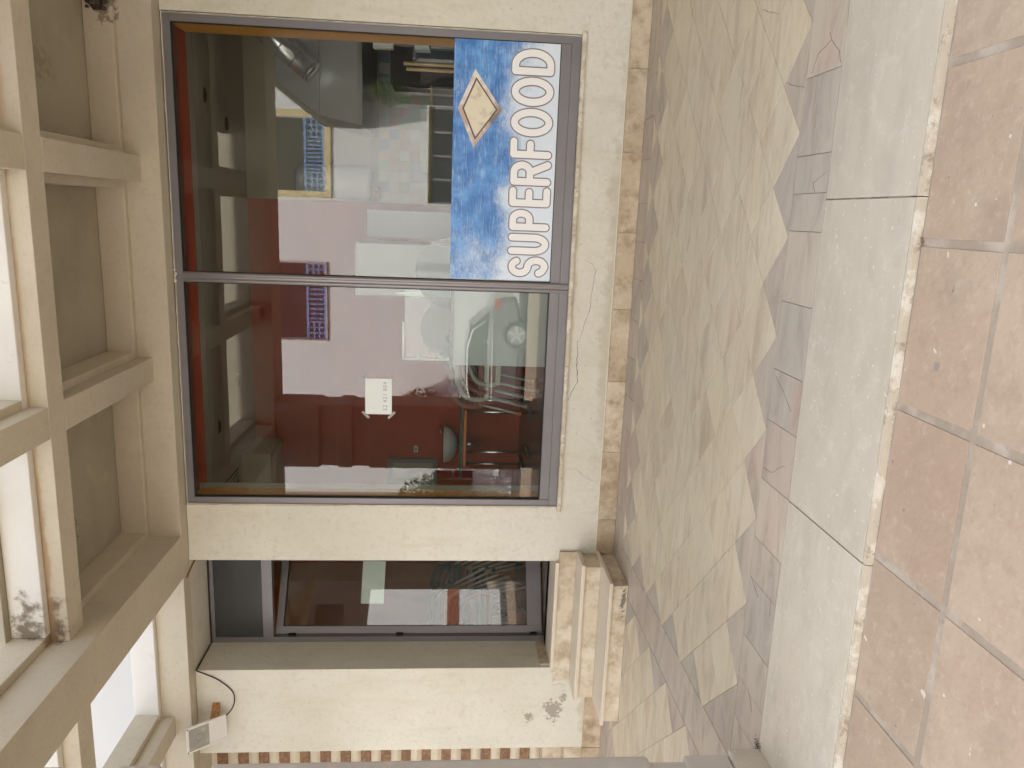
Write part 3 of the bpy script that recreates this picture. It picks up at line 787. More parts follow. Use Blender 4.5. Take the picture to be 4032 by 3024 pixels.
# letters as strokes in a box 0..1 wide, 0..1 high (centre lines)
LET = {
 'S': [arc(.5, .745, .46, .235, 25, 180, 10)[:-1] + arc(.5, .745, .46, .235, 180, 262, 6)[:] + arc(.5, .255, .48, .255, 80, -90, 12) + arc(.5, .255, .48, .235, -90, -160, 6)],
 'U': [[(0, 1), (0, .35)] + arc(.5, .34, .5, .34, 180, 360, 14) + [(1, .36), (1, 1)]],
 'P': [[(0, 0), (0, .98), (.55, .98)] + arc(.55, .735, .45, .245, 90, -90, 10) + [(.05, .49)]],
 'E': [[(1, 1), (0, 1), (0, 0), (1, 0)], [(.04, .52), (.88, .52)]],
 'R': [[(0, 0), (0, .98), (.55, .98)] + arc(.55, .745, .42, .235, 90, -90, 10) + [(.05, .51)], [(.55, .50), (1, 0)]],
 'F': [[(0, 0), (0, 1), (1, 1)], [(.04, .52), (.82, .52)]],
 'O': [arc(.5, .5, .5, .5, 0, 360, 28)],
 'D': [[(0, 0), (0, 1), (.35, 1)] + arc(.35, .5, .65, .5, 90, -90, 14) + [(0, 0)]],
}
def dens(p, step=.05):
    out = [p[0]]
    for a, b in zip(p, p[1:]):
        L = math.hypot(b[0] - a[0], b[1] - a[1]); n = max(1, int(L / step))
        for k in range(1, n + 1): out.append((a[0] + (b[0] - a[0]) * k / n, a[1] + (b[1] - a[1]) * k / n))
    return out
def stroke(mb, pts, r, y, fl):
    """a flat rounded stroke: discs and bars, each lying a hair above the last so that none share a plane"""
    k = 0
    for i, (x, z) in enumerate(pts):
        yy = y - fl * k * .000006; k += 1
        mb.xzprism([(x + r * math.cos(2 * math.pi * q / 14), z + r * math.sin(2 * math.pi * q / 14)) for q in range(14)], yy, y + .0004)
        if i + 1 < len(pts):
            x2, z2 = pts[i + 1]; d = Vector((x2 - x, z2 - z))
            if d.length < 1e-6: continue
            n_ = Vector((-d.y, d.x)).normalized() * r
            yy = y - fl * k * .000006; k += 1
            mb.xzprism([(x - n_.x, z - n_.y), (x2 - n_.x, z2 - n_.y), (x2 + n_.x, z2 + n_.y), (x + n_.x, z + n_.y)], yy, y + .0004)
lets = [('S', -.366, .098), ('U', -.203, .096), ('P', -.031, .097), ('E', .133, .085), ('R', .299, .118), ('F', .471, .088), ('O', .645, .137), ('O', .851, .140), ('D', 1.046, .120)]
for i, (ch, xc, wd) in enumerate(lets):
    base = .668 + i * .0026; hh = .246
    strokes = [[(xc - wd / 2 + wd * px_, base + hh * pz_) for px_, pz_ in dens(s_, .16)] for s_ in LET[ch]]
    a_ = MB(); [stroke(a_, s_, .0243, 5.6868, 1) for s_ in strokes]
    lo = a_.build('letter', m_letter, sign)
    b_ = MB(); [stroke(b_, s_, .0285, 5.6878, 1) for s_ in strokes]; b_.build('letter_outline', m_halo, lo)
    b_ = MB(); [stroke(b_, s_, .0335, 5.6888, 1) for s_ in strokes]; b_.build('letter_shadow', m_halo2, lo)
# plain metallic diamond badge
m_gold = pmat('printed bronze badge', (.50, .38, .30), [dict(c=(.78, .73, .66), sc=7, lo=.42, hi=.6, f=.9), dict(c=(.16, .11, .09), sc=5, lo=.55, hi=.68, f=.8, off=(3, 1, 2))], rough=.4)
m_gold2 = pmat('printed pale gold', (.72, .66, .50), [dict(c=(.34, .24, .18), sc=9, lo=.5, hi=.7, f=.6)], rough=.4)
def DP(s): return [(.72 + .262 * s * a, 1.175 + .155 * s * b) for a, b in ((-1, .25), (0, -1), (1, .25), (0, 1.0))]
em = MB().xzprism(DP(1), 5.6885, 5.6895).build('badge', m_gold, sign)
MB().xzprism(DP(.80), 5.6878, 5.6884).build('badge_field', m_halo, em)
MB().xzprism(DP(.72), 5.6872, 5.6877).build('badge_face', m_gold2, em)

# note taped to the left pane
nt_ = thing('paper_notice', (-1.376, 5.722, 1.78), 'white sheet with the pencilled number 52 421 804 taped to the left window pane', 'paper')
MB().box(-1.515, -1.238, 5.7200, 5.7212, 1.779, 1.978).build('sheet', m_paper, nt_)
for (x, z_, a) in ((-1.52, 1.975, 45), (-1.235, 1.98, -45), (-1.52, 1.78, -45), (-1.235, 1.775, 45)):
    c_, s_ = math.cos(R(a)), math.sin(R(a))
    for sgn in (1,):
        P = [(x + u * c_ - v_ * s_, z_ + u * s_ + v_ * c_) for u, v_ in ((-.035, -.009), (.035, -.009), (.035, .009), (-.035, .009))]
        MB().xzprism(P, 5.7190, 5.7196).build('tape', m_tape, nt_)
fc = bpy.data.curves.new('number', 'FONT'); fc.body = '52 421 804'; fc.size = .043; fc.align_x = 'CENTER'; fc.extrude = .0002; fc.space_character = 1.15
fo = bpy.data.objects.new('number_tmp', fc); COL.objects.link(fo)
bpy.context.view_layer.update()
me = bpy.data.meshes.new_from_object(fo.evaluated_get(bpy.context.evaluated_depsgraph_get()))
bpy.data.objects.remove(fo)
no = bpy.data.objects.new('number', me); me.materials.clear(); me.materials.append(m_ink); COL.objects.link(no); no.parent = nt_
no.location = Vector((-1.375, 5.7192, 1.815)) - wloc(nt_); no.rotation_euler = (R(90), 0, 0)

# ------------------------------------------------------------------ inside the shop
hood = thing('kitchen_hood', (1.3, 7.8, 2.2), 'large stainless steel extractor hood hanging in the kitchen corner', 'extractor hood')
hm = MB(); hm.quadbox([(.80, 7.3, 2.55), (1.95, 7.3, 2.55), (1.95, 8.5, 2.55), (.80, 8.5, 2.55), (1.10, 7.45, 2.95), (1.95, 7.45, 2.95), (1.95, 8.5, 2.95), (1.10, 8.5, 2.95)])
hm.build('hood_top', m_steel, hood, bevel=.003)
hm = MB(); hm.quadbox([(.72, 7.2, 2.16), (1.95, 7.2, 2.16), (1.95, 8.5, 2.16), (.72, 8.5, 2.16), (.80, 7.3, 2.545), (1.95, 7.3, 2.545), (1.95, 8.5, 2.545), (.80, 8.5, 2.545)])
hm.build('hood_skirt', m_steel, hood, bevel=.003)
dt = thing('flue_duct', (1.4, 7.8, 2.9), 'round metal flue duct rising from the extractor hood', 'duct')
m_duct = pmat('shiny duct metal', (.66, .66, .66), rough=.22, metal=.85)
DA, DB = Vector((1.13, 7.20, 2.58)), Vector((1.66, 7.12, 3.22))
MB().tube([DA, DB], .098, 24).build('pipe', m_duct, dt, smooth=True)
for k in range(5):
    d = (DB - DA).normalized(); p = DA.lerp(DB, .02 + k * .18)
    MB().tube([p, p + d * .012], .105, 24).build('joint_ring', m_duct, dt)
bo = thing('water_heater', (.29, 8.95, 2.25), 'white cylindrical water heater on the kitchen wall', 'water heater')
MB().tube([(.29, 8.95, 2.26), (.29, 8.95, 2.30), (.29, 8.95, 3.02), (.29, 8.95, 3.08)], [.14, .18, .18, .12], 20).build('tank', m_enamel, bo, smooth=True)
MB().box(.13, .25, 8.86, 9.0, 2.17, 2.255).build('valve_box', m_rust, bo)
frd = thing('refrigerator', (-.62, 8.4, .47), 'tall white refrigerator against the red wall', 'refrigerator')
bx('body', m_enamel, frd, -.87, -.33, 8.12, 8.75, .469, 2.34, bevel=.01)
bx('door', m_enamel, frd, -.87, -.33, 8.06, 8.115, .50, 2.335, bevel=.01)
bx('handle', m_steel, frd, -.84, -.815, 8.03, 8.058, 1.3, 1.9)
frd2 = thing('leaning_board', (-.2, 8.9, .47), 'narrow white panel leaning behind the refrigerator', 'panel')
bx('board_face', m_enamel, frd2, -.30, .0, 8.9, 8.94, .469, 2.3)
co_ = thing('serving_counter', (0, 6.9, .47), 'stainless steel serving counter with a speckled granite top', 'counter')
m_csteel = pmat('dull counter steel', (.40, .41, .39), [dict(c=(.33, .34, .33), sc=3, lo=.4, hi=.7, f=.5)], rough=.4, metal=.3)
bx('counter_body', m_csteel, co_, -1.21, 1.9, 6.62, 7.25, .469, 1.325)
bx('counter_body', m_csteel, co_, -1.30, -1.213, 6.64, 7.25, .469, 1.325)
bx('granite_top', m_grantop, co_, -1.33, 1.92, 6.58, 7.3, 1.326, 1.352, bevel=.003)
vt = thing('display_case', (-.95, 6.9, 1.352), 'small glass display case with round dark panels on the counter', 'display case')
m_tint = glass('smoked glass', (.55, .60, .57), 1.5)
k = MB(); k.box(-1.262, -1.245, 6.62, 6.64, 1.353, 1.76); k.box(-1.262, -.93, 6.62, 6.64, 1.742, 1.76); k.build('case_frame', m_enamel, vt)
bx('case_glass', m_glass, vt, -1.244, -.56, 6.632, 6.636, 1.354, 1.741)
bx('shelf', m_glass, vt, -1.24, -.60, 6.68, 7.1, 1.53, 1.538)
for xc, r_ in ((-.98, .25), (-.50, .30)):
    n = 24
    MB().xzprism([(xc + r_ * math.cos(math.pi * k / n), 1.354 + r_ * math.sin(math.pi * k / n)) for k in range(n + 1)], 6.60, 6.606).build('round_panel', m_tint, vt)
for z_ in (1.42, 1.62): MB().tube([(-1.225, 6.615, z_), (-1.225, 6.63, z_)], .014, 10).build('clamp', m_enamel, vt)
# coloured wall tiles
tl = struct(MB().box(.085, 2.19, 9.188, 9.199, .47, 2.30).build('tiled_splashback', pmat('tile grout', (.42, .40, .34), rough=.8)))
tcs = [(.58, .56, .46), (.55, .38, .26), (.30, .36, .45), (.42, .48, .34), (.60, .60, .52), (.58, .44, .34), (.24, .40, .22), (.56, .30, .18)]
tms = [pmat('wall tile %s' % n_, c_, rough=.3) for n_, c_ in zip(('cream', 'pink', 'blue', 'sage', 'white', 'peach', 'green', 'orange'), tcs)]
tme = {}
for j in range(5):
    for i_ in range(18):
        mi = random.choice((0, 0, 0, 4, 4, 1, 2, 3, 5)) if i_ < 11 else random.choice((0, 4, 6, 7, 3, 2))
        x = .09 + i_ * .116; z_ = 1.62 + j * .116
        if x > 2.06: continue
        if mi not in tme:
            tme[mi] = MB().box(-.0565, .0565, -.006, 0, -.0565, .0565).build('wall_tile', tms[mi], tl, local=True); o = tme[mi]
        else:
            o = tme[mi].copy(); COL.objects.link(o)
        o.location = (x + .058, 9.1878, z_ + .058)
# dark kitchen cabinet and small boxes, rods
kc = thing('kitchen_unit', (1.5, 8.9, .47), 'dark kitchen unit below the tiled wall', 'kitchen unit')
bx('unit_body', m_dark, kc, 1.30, 2.19, 8.5, 9.17, .469, 2.02)
bx('unit_body', m_grey, kc, .09, 1.29, 8.6, 9.17, .469, 1.58)
bx('unit_shelf', m_wood, kc, .09, 1.29, 8.58, 9.17, 1.585, 1.61)
for i_, (x, y_, z0, z1, lb) in enumerate(((1.31, 6.75, 1.86, 2.02, 'small white electrical box right of the kitchen unit'),)):
    o = thing('electrical_box', (x, y_, z0), lb, 'electrical box')
    bx('box_body', m_enamel, o, 1.28, 1.38, 6.72, 6.80, 1.86, 2.02, bevel=.004); bx('box_cover', m_lamp, o, 1.29, 1.37, 6.714, 6.7195, 1.87, 2.01)
o = thing('card_box', (1.33, 6.7, 1.353), 'small white carton tilted at the right end of the counter', 'carton')
mb = MB(); mb.quadbox([(1.28, 6.7, 1.56), (1.38, 6.7, 1.60), (1.38, 6.82, 1.60), (1.28, 6.82, 1.56), (1.28, 6.7, 1.68), (1.38, 6.7, 1.70), (1.38, 6.82, 1.70), (1.28, 6.82, 1.68)]); mb.build('carton', m_paper, o)
bx('stand', m_grey, o, 1.30, 1.36, 6.72, 6.80, 1.353, 1.555)
for i_, (x, lb) in enumerate(((1.06, 'pale wooden rod standing behind the sign, the left one of two'), (1.10, 'pale wooden rod standing behind the sign, the right one of two'))):
    tag(MB().tube([(x, 6.30, .47), (x + .01, 6.36, 1.73 + .02 * i_)], .014, 8).build('wooden_rod', m_wood), lb, 'rod', 'wooden rods behind the sign')
# basin, frame, switch, tables, chairs
ba = thing('wash_basin', (-2.73, 9.0, 1.2), 'white wash basin fixed to the red back wall', 'wash basin')
n = 20; bm_ = MB()
for zz_, rr in ((1.235, .06), (1.26, .13), (1.31, .20), (1.395, .225), (1.40, .215)):
    for k in range(n):
        a = 2 * math.pi * k / n
        bm_.v.append((-2.74 + rr * math.cos(a), 8.98 + rr * .9 * math.sin(a), zz_))
for j in range(4):
    for k in range(n): bm_.f.append((j * n + k, j * n + (k + 1) % n, (j + 1) * n + (k + 1) % n, (j + 1) * n + k))
bm_.f.append(tuple(range(n - 1, -1, -1))); bm_.f.append(tuple(range(4 * n, 5 * n)))
bm_.build('bowl', m_enamel, ba, smooth=True)
MB().tube([(-2.74, 9.0, .95), (-2.74, 9.0, 1.235)], .03, 10).build('drain_pipe', m_chrome, ba, smooth=True)
MB().tube([(-2.56, 9.15, 1.44), (-2.56, 9.05, 1.46), (-2.62, 9.02, 1.43)], .012, 8).build('tap', m_chrome, ba, smooth=True)
pf = thing('wall_frame', (-3.14, 9.18, 1.47), 'grey framed cabinet with a small window on the red back wall', 'cabinet')
k = MB(); k.box(-3.30, -3.25, 9.12, 9.198, 1.47, 2.08); k.box(-3.03, -2.98, 9.12, 9.198, 1.47, 2.08); k.box(-3.25, -3.03, 9.12, 9.198, 2.02, 2.08); k.box(-3.25, -3.03, 9.12, 9.198, 1.47, 1.53); k.build('frame', m_grey, pf)
bx('picture', m_ibeige, pf, -3.249, -3.031, 9.15, 9.19, 1.531, 2.019)
sw = thing('light_switch', (-2.87, 9.19, 1.73), 'small grey switch plate on the red back wall', 'switch')
bx('plate', m_lamp, sw, -2.91, -2.83, 9.185, 9.198, 1.715, 1.765)
bx('rocker', m_grey, sw, -2.89, -2.85, 9.18, 9.1845, 1.725, 1.755)
def table(x0, x1, y0, y1, zt, mt, label, tilt=0):
    t_ = thing('cafe_table', ((x0 + x1) / 2, (y0 + y1) / 2, .469), label, 'table')
    bx('tabletop', mt, t_, x0, x1, y0, y1, zt - .028, zt, bevel=.004)
    for x in (x0 + .08, x1 - .08):
        MB().tube([(x, (y0 + y1) / 2, .49), (x, (y0 + y1) / 2, zt - .029)], .018, 10).build('leg', m_chrome, t_, smooth=True)
        bx('foot', m_dark, t_, x - .03, x + .03, y0 + .05, y1 - .05, .469, .489)
    return t_
table(-2.95, -2.02, 8.35, 8.95, 1.21, m_green, 'long table with a green edge against the red wall')
table(-2.60, -1.99, 7.75, 8.25, 1.185, m_orangep, 'small table with an orange edge in front of the green one')
# stacked plastic armchairs
def make_chair(mat, capm):
    r_ = bpy.data.objects.new('stacking_chair', None); COL.objects.link(r_)
    mb = MB(); n = 6
    prof = [(.20, .445), (.10, .43), (-.08, .425), (-.19, .45), (-.225, .56), (-.245, .70), (-.25, .80)]
    ws = [.21, .22, .22, .21, .20, .19, .15]
    for (y_, z_), w_ in zip(prof, ws):
        for k in range(5):
            u = -1 + k * .5
            mb.v.append((w_ * u, y_ + .02 * u * u * (1 if z_ > .5 else 0), z_ + (.02 * u * u if z_ < .5 else 0)))
    for (y_, z_), w_ in zip(prof, ws):
        for k in range(5):
            u = -1 + k * .5
            mb.v.append((w_ * u, y_ + .02 * u * u * (1 if z_ > .5 else 0) - .012, z_ + (.02 * u * u if z_ < .5 else 0) - .012))
    m5 = len(prof) * 5
    for j in range(len(prof) - 1):
        for k in range(4):
            a = j * 5 + k
            mb.f.append((a, a + 1, a + 6, a + 5)); mb.f.append((m5 + a, m5 + a + 5, m5 + a + 6, m5 + a + 1))
    for j in range(len(prof) - 1):
        for k in (0, 4):
            a = j * 5 + k; mb.f.append((a, a + 5, m5 + a + 5, m5 + a) if k == 0 else (a, m5 + a, m5 + a + 5, a + 5))
    mb.build('seat', mat, r_, smooth=True, local=True)
    for sx in (-1, 1):
        arm = spline([(sx * .235, .20, .42), (sx * .25, .205, .52), (sx * .26, .16, .62), (sx * .26, .04, .68), (sx * .25, -.10, .70), (sx * .22, -.22, .78), (sx * .10, -.27, .83), (0, -.275, .84)], 5)
        MB().tube(arm, .026, 8).build('armrest', mat, r_, smooth=True, local=True)
        MB().box(sx * .235 - .02, sx * .235 + .02, -.22, .215, .38, .43).build('side_rail', mat, r_, local=True, bevel=.008)
    MB().box(-.21, .21, -.20, .21, .385, .425).build('seat_frame', mat, r_, local=True, bevel=.008)
    for sx in (-1, 1):
        for y0, y1 in ((.19, .27), (-.19, -.25)):
            l_ = MB().tube([(sx * .225, y0, .40), (sx * .235, y1, .02)], .0125, 8).build('leg', m_leg, r_, smooth=True, local=True)
            MB().tube([(sx * .235, y1 * .99, .04), (sx * .235, y1, .0)], .019, 8).build('leg_cap', capm, l_, smooth=True, local=True)
    return r_
protos = {}
def chair(mat, loc, rz, tilt, label, group):
    if mat.name not in protos:
        o = protos[mat.name] = make_chair(mat, {'green plastic': m_green, 'salmon plastic': m_orangep, 'beige plastic': m_wood, 'orange plastic': m_wood}[mat.name])
    else:
        o = copy_tree(protos[mat.name])
    o.location = loc; o.rotation_euler = (R(tilt), 0, R(rz))
    tag(o, label, 'chair', group)
g1 = 'armchairs stacked beside the counter'
wc = [(m_beigep, 'beige plastic armchair at the bottom of the stack by the counter'), (m_salmon, 'salmon pink armchair second from the bottom by the counter'),
      (m_beigep, 'beige plastic armchair in the middle of the stack by the counter'), (m_salmon, 'salmon pink armchair on top of the stack by the counter')]
for i_, (m_, lb) in enumerate(wc):
    chair(m_, (-1.40 - .075 * i_, 7.50, .475 + .055 * i_), 90, 0, lb, g1)
g2 = 'armchairs stacked behind the door'
dc = [(m_orangep, 'orange armchair at the bottom of the stack behind the door'), (m_green, 'green armchair second from the bottom behind the door'),
      (m_green, 'green armchair third from the bottom behind the door'), (m_beigep, 'beige armchair in the middle of the stack behind the door'),
      (m_salmon, 'salmon armchair third from the top behind the door'), (m_green, 'green armchair second from the top behind the door'),
      (m_green, 'green armchair on top of the leaning stack behind the door')]
for i_, (m_, lb) in enumerate(dc):
    chair(m_, (-3.98 + .04 * i_, 7.45, .475 + .058 * i_), -90, 3.2 * i_, lb, g2)
# ceiling fittings
for i_, (x, y_) in enumerate(((.98, 7.75), (.80, 8.45), (-.47, 7.45), (-2.22, 7.75), (-1.9, 8.5))):
    sp = MB(); n = 24
    for rr, zz_ in ((.085, 3.679), (.085, 3.674), (.072, 3.672), (.068, 3.678)):
        for k in range(n): sp.v.append((x + rr * math.cos(2 * math.pi * k / n), y_ + rr * math.sin(2 * math.pi * k / n), zz_))
    for j in range(3):
        for k in range(n): sp.f.append((j * n + k, (j + 1) * n + k, (j + 1) * n + (k + 1) % n, j * n + (k + 1) % n))
    sp.build('recessed_spot', m_iceil, bld, smooth=True)
    MB().tube([(x, y_, 3.6695), (x, y_, 3.6785)], .068, 20).build('spot_lens', m_dark, bld)
for x, y_ in ((-.05, 7.3), (-2.9, 7.3)):
    MB().tube([(x, y_, 3.62), (x, y_, 3.679)], .014, 8).build('sprinkler', m_dark, bld)
vg = MB()
for k in range(9): vg.box(-3.25 + k * .045, -3.23 + k * .045, 7.3, 8.4, 3.668, 3.679)
vg.build('vent_grille', m_dark, bld)

# ------------------------------------------------------------------ things behind the viewer that the glass mirrors
opp = thing('opposite_house', (-4, -9.0, -.45), 'sunlit white house across the street with blue balustrades and yellow window surrounds', 'house')
OY = -9.02
ops = [(.405, 2.19, 4.60, 6.3), (-3.41, -1.41, 4.60, 6.3), (-7.6, -7.0, .6, 1.7), (.22, 2.6, -.2, 2.0), (-9.9, -8.4, 4.6, 6.3), (-13.5, -12, 4.6, 6.3), (-11.6, -10.2, .2, 2.3)]
def wall_open(x0, x1, z0, z1, holes):
    cuts = sorted({x0, x1, *[v_ for h_ in holes for v_ in h_[:2] if x0 < v_ < x1]})
    mb = MB()
    for a, b in zip(cuts, cuts[1:]):
        mid = (a + b) / 2; hs_ = sorted([h_ for h_ in holes if h_[0] < mid < h_[1]], key=lambda h_: h_[2]); z_ = z0
        for h_ in hs_:
            if h_[2] > z_: mb.box(a, b, OY - .3, OY, z_, h_[2])
            z_ = max(z_, h_[3])
        if z_ < z1: mb.box(a, b, OY - .3, OY, z_, z1)
    return mb
wall_open(-22, 3.02, -.47, 9.0, ops).build('wall', m_white, opp)
bx('recess_wall', m_grey, opp, -22, 3.02, OY - 2.2, OY - 2.0, -.47, 9.0)
bx('floor_slab', m_grey, opp, -22, 3.02, OY - 1.99, OY - .301, 4.4, 4.55)
bx('parapet', m_white, opp, -22, 3.02, OY - .35, OY + .06, 9.0, 9.15)
for (x0, x1, z0, z1) in ops[:2] + ops[4:6]:
    sr = MB(); e = .16 if x0 > -1 else .03
    sr.box(x0 - e, x0, OY + .001, OY + .05, z0 - e, z1); sr.box(x1, x1 + e, OY + .001, OY + .05, z0 - e, z1); sr.box(x0, x1, OY + .001, OY + .05, z0 - e, z0)
    fr_ = sr.build('window', m_yellow if x0 > -1 else m_grey2, opp)
    bl = MB(); zb, zt_ = z0 + .01, 5.12
    bl.box(x0, x1, OY - .12, OY - .06, zb, zb + .06); bl.box(x0, x1, OY - .12, OY - .06, zt_ - .06, zt_)
    bl.build('rail', m_blue, fr_)
    la = MB(); pwid = .44
    for s0 in (x0 + .02, x1 - pwid - .02):
        for k in range(4): la.box(s0 + k * pwid / 3 - .02, s0 + k * pwid / 3 + .02, OY - .11, OY - .07, zb + .06, zt_ - .06)
        for k in range(1, 3): la.box(s0 + .02, s0 + pwid - .02, OY - .1, OY - .08, zb + .06 + k * .13 - .02, zb + .06 + k * .13 + .02)
    la.build('lattice', m_blue, fr_)
    nb = 8
    for k in range(nb):
        x = x0 + .55 + (x1 - x0 - 1.10) * k / (nb - 1)
        MB().tube([(x, OY - .09, zb + .06), (x, OY - .09, zb + .12), (x, OY - .09, zb + .2), (x, OY - .09, zb + .28), (x, OY - .09, zt_ - .06)], [.02, .035, .018, .035, .018], 8).build('baluster', m_blue, fr_)
# glazing bars and panes in the low windows
for (x0, x1, z0, z1) in (ops[2], ops[3], ops[6]):
    fr_ = MB(); n = max(2, int((x1 - x0) / .5))
    for k in range(n + 1): fr_.box(x0 + (x1 - x0 - .05) * k / n, x0 + (x1 - x0 - .05) * k / n + .05, OY - .18, OY - .12, z0, z1)
    for zz_ in (z0, (z0 + z1) / 2, z1 - .05): fr_.box(x0 + .051, x1 - .05, OY - .175, OY - .125, zz_, zz_ + .05)
    f_ = fr_.build('window', m_grey, opp)
    bx('pane', m_carg, f_, x0, x1, OY - .2, OY - .19, z0, z1)
bx('door_canopy', m_yellow, opp, -8.2, -7.75, OY + .001, OY + .35, -.3, 6.3)
nb_ = thing('brown_house', (4.3, -7, -.47), 'brown rendered house beside the white one across the street', 'house')
m_brown = pmat('brown render', (.06, .05, .045), rough=.9)
bx('wall', m_brown, nb_, 3.05, 5.9, -12, -8.9, -.47, 10)
MB().xzprism([(1.95, 3.64), (3.9, 3.64), (3.9, 8.0), (2.98, 8.0), (2.95, 5.85), (1.97, 4.55)], -8.9, -7.9).build('reflection_block', m_brown, nb_)  # added dark shape, cut to blank the mirrored white wall at the hood
for x in (3.6,):
    f_ = bx('window', m_grey, nb_, x, x + 1, -8.899, -8.85, 1, 2.4); bx('pane', m_carg, f_, x + .08, x + .92, -8.849, -8.84, 1.08, 2.32)
w2 = thing('white_house', (7, -9, -.47), 'narrow white house with a wide dark upper opening beside the brown house', 'house')
k = MB(); k.box(5.95, 8.13, OY - .3, OY, -.47, 3.75); k.box(5.95, 8.13, OY - .3, OY, 5.75, 6.25)
k.build('wall', m_white, w2)
bx('recess_wall', m_dark, w2, 5.95, 8.13, OY - 1.0, OY - .8, 3.2, 6.25)
bx('string_course', m_salmon, w2, 5.95, 8.13, OY + .001, OY + .03, .9, 1.25)
bt = thing('tall_house', (12, -13, -.47), 'tall dark house behind the brown and white ones', 'house')
bx('wall', m_brown, bt, 6.5, 30, -20, -12.5, -.47, 14); bx('roof', m_dark, bt, 6.3, 30.2, -20.2, -12.3, 14.001, 14.3)
tag(MB().tube([(2.62, -8.2, -.47), (2.62, -8.2, 3.7)], [.12, .1], 12).build('street_post', m_dark), 'dark round post in front of the white house', 'post')
def bush(name, c, r_, n, label, trunk=0, cat='bush'):
    t_ = thing(name, (c[0], c[1], -.45), label, cat)
    mb = MB()
    for _ in range(n):
        d = Vector((random.gauss(0, 1), random.gauss(0, 1), random.gauss(0, 1))).normalized() * random.random() ** .4
        p = Vector((c[0] + d.x * r_[0], c[1] + d.y * r_[1], c[2] + d.z * r_[2]))
        a = Vector((random.gauss(0, 1), random.gauss(0, 1), random.gauss(0, 1))).normalized(); b = a.orthogonal().normalized(); s_ = random.uniform(.03, .08)
        k = len(mb.v); mb.v += [tuple(p - a * s_), tuple(p + b * s_ * .5), tuple(p + a * s_), tuple(p - b * s_ * .5)]; mb.f.append((k, k + 1, k + 2, k + 3))
    mb.build('crown', m_leaf, t_)
    MB().tube([(c[0], c[1], -.46), (c[0] + .05, c[1], c[2])], [.07, .03], 8).build('trunk', m_bark, t_)
bush('street_tree', (-7.6, -8.3, 1.6), (.75, .6, 1.1), 1800, 'bushy tree standing before the white house by its grey window', cat='tree')
bush('street_tree', (2.75, -7.9, 2.9), (.35, .3, .45), 500, 'small thin tree beside the dark street post', cat='tree')
bush('street_tree', (-4.9, -8.4, 2.0), (.4, .4, .7), 700, 'young tree before the middle of the white house', cat='tree')

# parked car, tail to the right
car = thing('parked_car', (-4.1, -6.6, -.465), 'grey car with chrome window trim parked along the far side of the street', 'car')
cz = -.465
def side(x): return -1.80 - x
low = [(0.0, .35), (.02, .62), (.10, .86), (.28, .93), (1.1, .97), (3.0, .95), (3.9, .82), (4.25, .66), (4.32, .42), (4.28, .26), (3.95, .24), (.25, .24)]
def loft(profile, halfw, taper, y0, name, mat, inset=0):
    mb = MB(); n = len(profile)
    rows = [(-halfw, .0), (-halfw + .10, 1.0), (halfw - .10, 1.0), (halfw, 0.0)]
    mid = (sum(p[0] for p in profile) / n, sum(p[1] for p in profile) / n)
    for yy, full in rows:
        k_ = 1.0 if full else .94
        for x, z_ in profile:
            mb.v.append((side(mid[0] + (x - mid[0]) * k_), y0 + yy, cz + mid[1] + (z_ - mid[1]) * k_))
    for j in range(3):
        for i_ in range(n):
            a, b = j * n + i_, j * n + (i_ + 1) % n
            mb.f.append((a, b, b + n, a + n))
    mb.f.append(tuple(range(n - 1, -1, -1))); mb.f.append(tuple(range(3 * n, 4 * n)))
    return mb
body = loft(low, .86, 0, -6.66, 'body', m_carp).build('body', m_carp, car, smooth=False, bevel=.03)
cabp = [(.35, .94), (.75, 1.36), (1.2, 1.45), (2.1, 1.44), (2.6, 1.32), (3.25, .95)]
loft(cabp, .74, 0, -6.66, 'cabin', m_carg).build('cabin', m_carg, car, bevel=.02)
rf = [(.70, 1.36), (1.2, 1.462), (2.1, 1.452), (2.62, 1.33), (2.1, 1.41), (1.2, 1.42)]
loft(rf, .76, 0, -6.66, 'roof', m_carp).build('roof', m_carp, car)
for x in (1.0, 1.85):
    MB().quadbox([(side(x) , -5.93, cz + .94), (side(x) - .06, -5.93, cz + .94), (side(x) - .06, -5.90, cz + .94), (side(x), -5.90, cz + .94), (side(x), -6.02, cz + 1.40), (side(x) - .06, -6.02, cz + 1.40), (side(x) - .06, -5.99, cz + 1.40), (side(x), -5.99, cz + 1.40)]).build('door_pillar', m_carp, car)
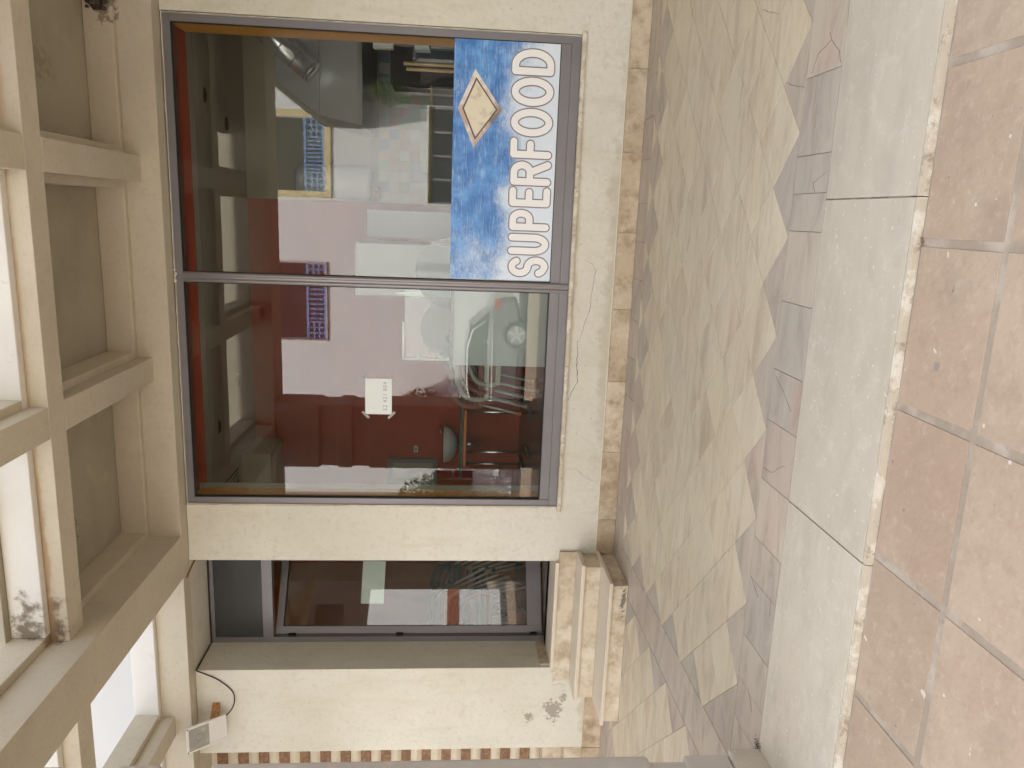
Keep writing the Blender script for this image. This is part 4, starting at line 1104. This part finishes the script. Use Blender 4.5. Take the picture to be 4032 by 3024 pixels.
for x in (.85, 3.45):
    for yy in (-5.86, -7.46):
        n = 24; wz = cz + .31
        wh = MB().tube([(side(x), yy - .10, wz), (side(x), yy + .08, wz)], .315, n).build('wheel', m_tyre, car, smooth=False, bevel=.02)
        MB().tube([(side(x), yy + .081, wz), (side(x), yy + .085, wz)], .215, n).build('rim', m_grey, wh)
        for q in range(5):
            a = 2 * math.pi * q / 5; c1, s1 = math.cos(a), math.sin(a)
            P = [(side(x) + c1 * r0 - s1 * u, wz + s1 * r0 + c1 * u) for r0, u in ((.02, -.03), (.205, -.022), (.205, .022), (.02, .03))]
            MB().xzprism(P[::-1], yy + .086, yy + .094).build('spoke', m_enamel, wh)
MB().tube([(side(x_), -5.88, cz + z_) for x_, z_ in ((.55, 1.0), (.78, 1.30), (1.2, 1.41), (2.1, 1.40), (2.6, 1.27), (3.15, .97))], .022, 8).build('window_trim', m_enamel, car, smooth=True)
MB().tube([(side(.5), -5.79, cz + .86), (side(4.1), -5.79, cz + .80)], .014, 6).build('side_moulding', m_enamel, car, smooth=True)
MB().box(side(.28), side(.02), -5.83, -5.79, cz + .70, cz + .82).build('tail_lamp', m_lred, car)
MB().box(side(4.22), side(3.95), -5.83, -5.79, cz + .60, cz + .72).build('headlight', m_enamel, car)
MB().box(side(1.5), side(1.36), -5.80, -5.785, cz + .80, cz + .825).build('door_handle', m_chrome, car)

# ------------------------------------------------------------------ little weeds and moss
def weed(c, n, s_, label, mat=m_moss):
    mb = MB()
    for _ in range(n):
        p = Vector((c[0] + random.gauss(0, s_ * .5), c[1] + random.gauss(0, s_ * .4), c[2] + abs(random.gauss(0, s_ * .2))))
        a = Vector((random.gauss(0, 1), random.gauss(0, 1), random.uniform(.2, 1.2))).normalized(); b = a.orthogonal().normalized(); r_ = random.uniform(.1, .28) * s_
        k = len(mb.v); mb.v += [tuple(p), tuple(p + a * r_ * .5 + b * r_ * .3), tuple(p + a * r_), tuple(p + a * r_ * .5 - b * r_ * .3)]; mb.f.append((k, k + 1, k + 2, k + 3))
    return tag(mb.build('weed', mat, None, loc=c), label, 'weed')
weed((-2.163, 2.775, .003), 130, .03, 'tuft of dark moss in the corner of the column base')
weed((-.03, 2.195, -.028), 90, .022, 'tiny dry weed in the kerb joint between terracotta tiles', pmat('dry weed', (.20, .15, .09), rough=.9))
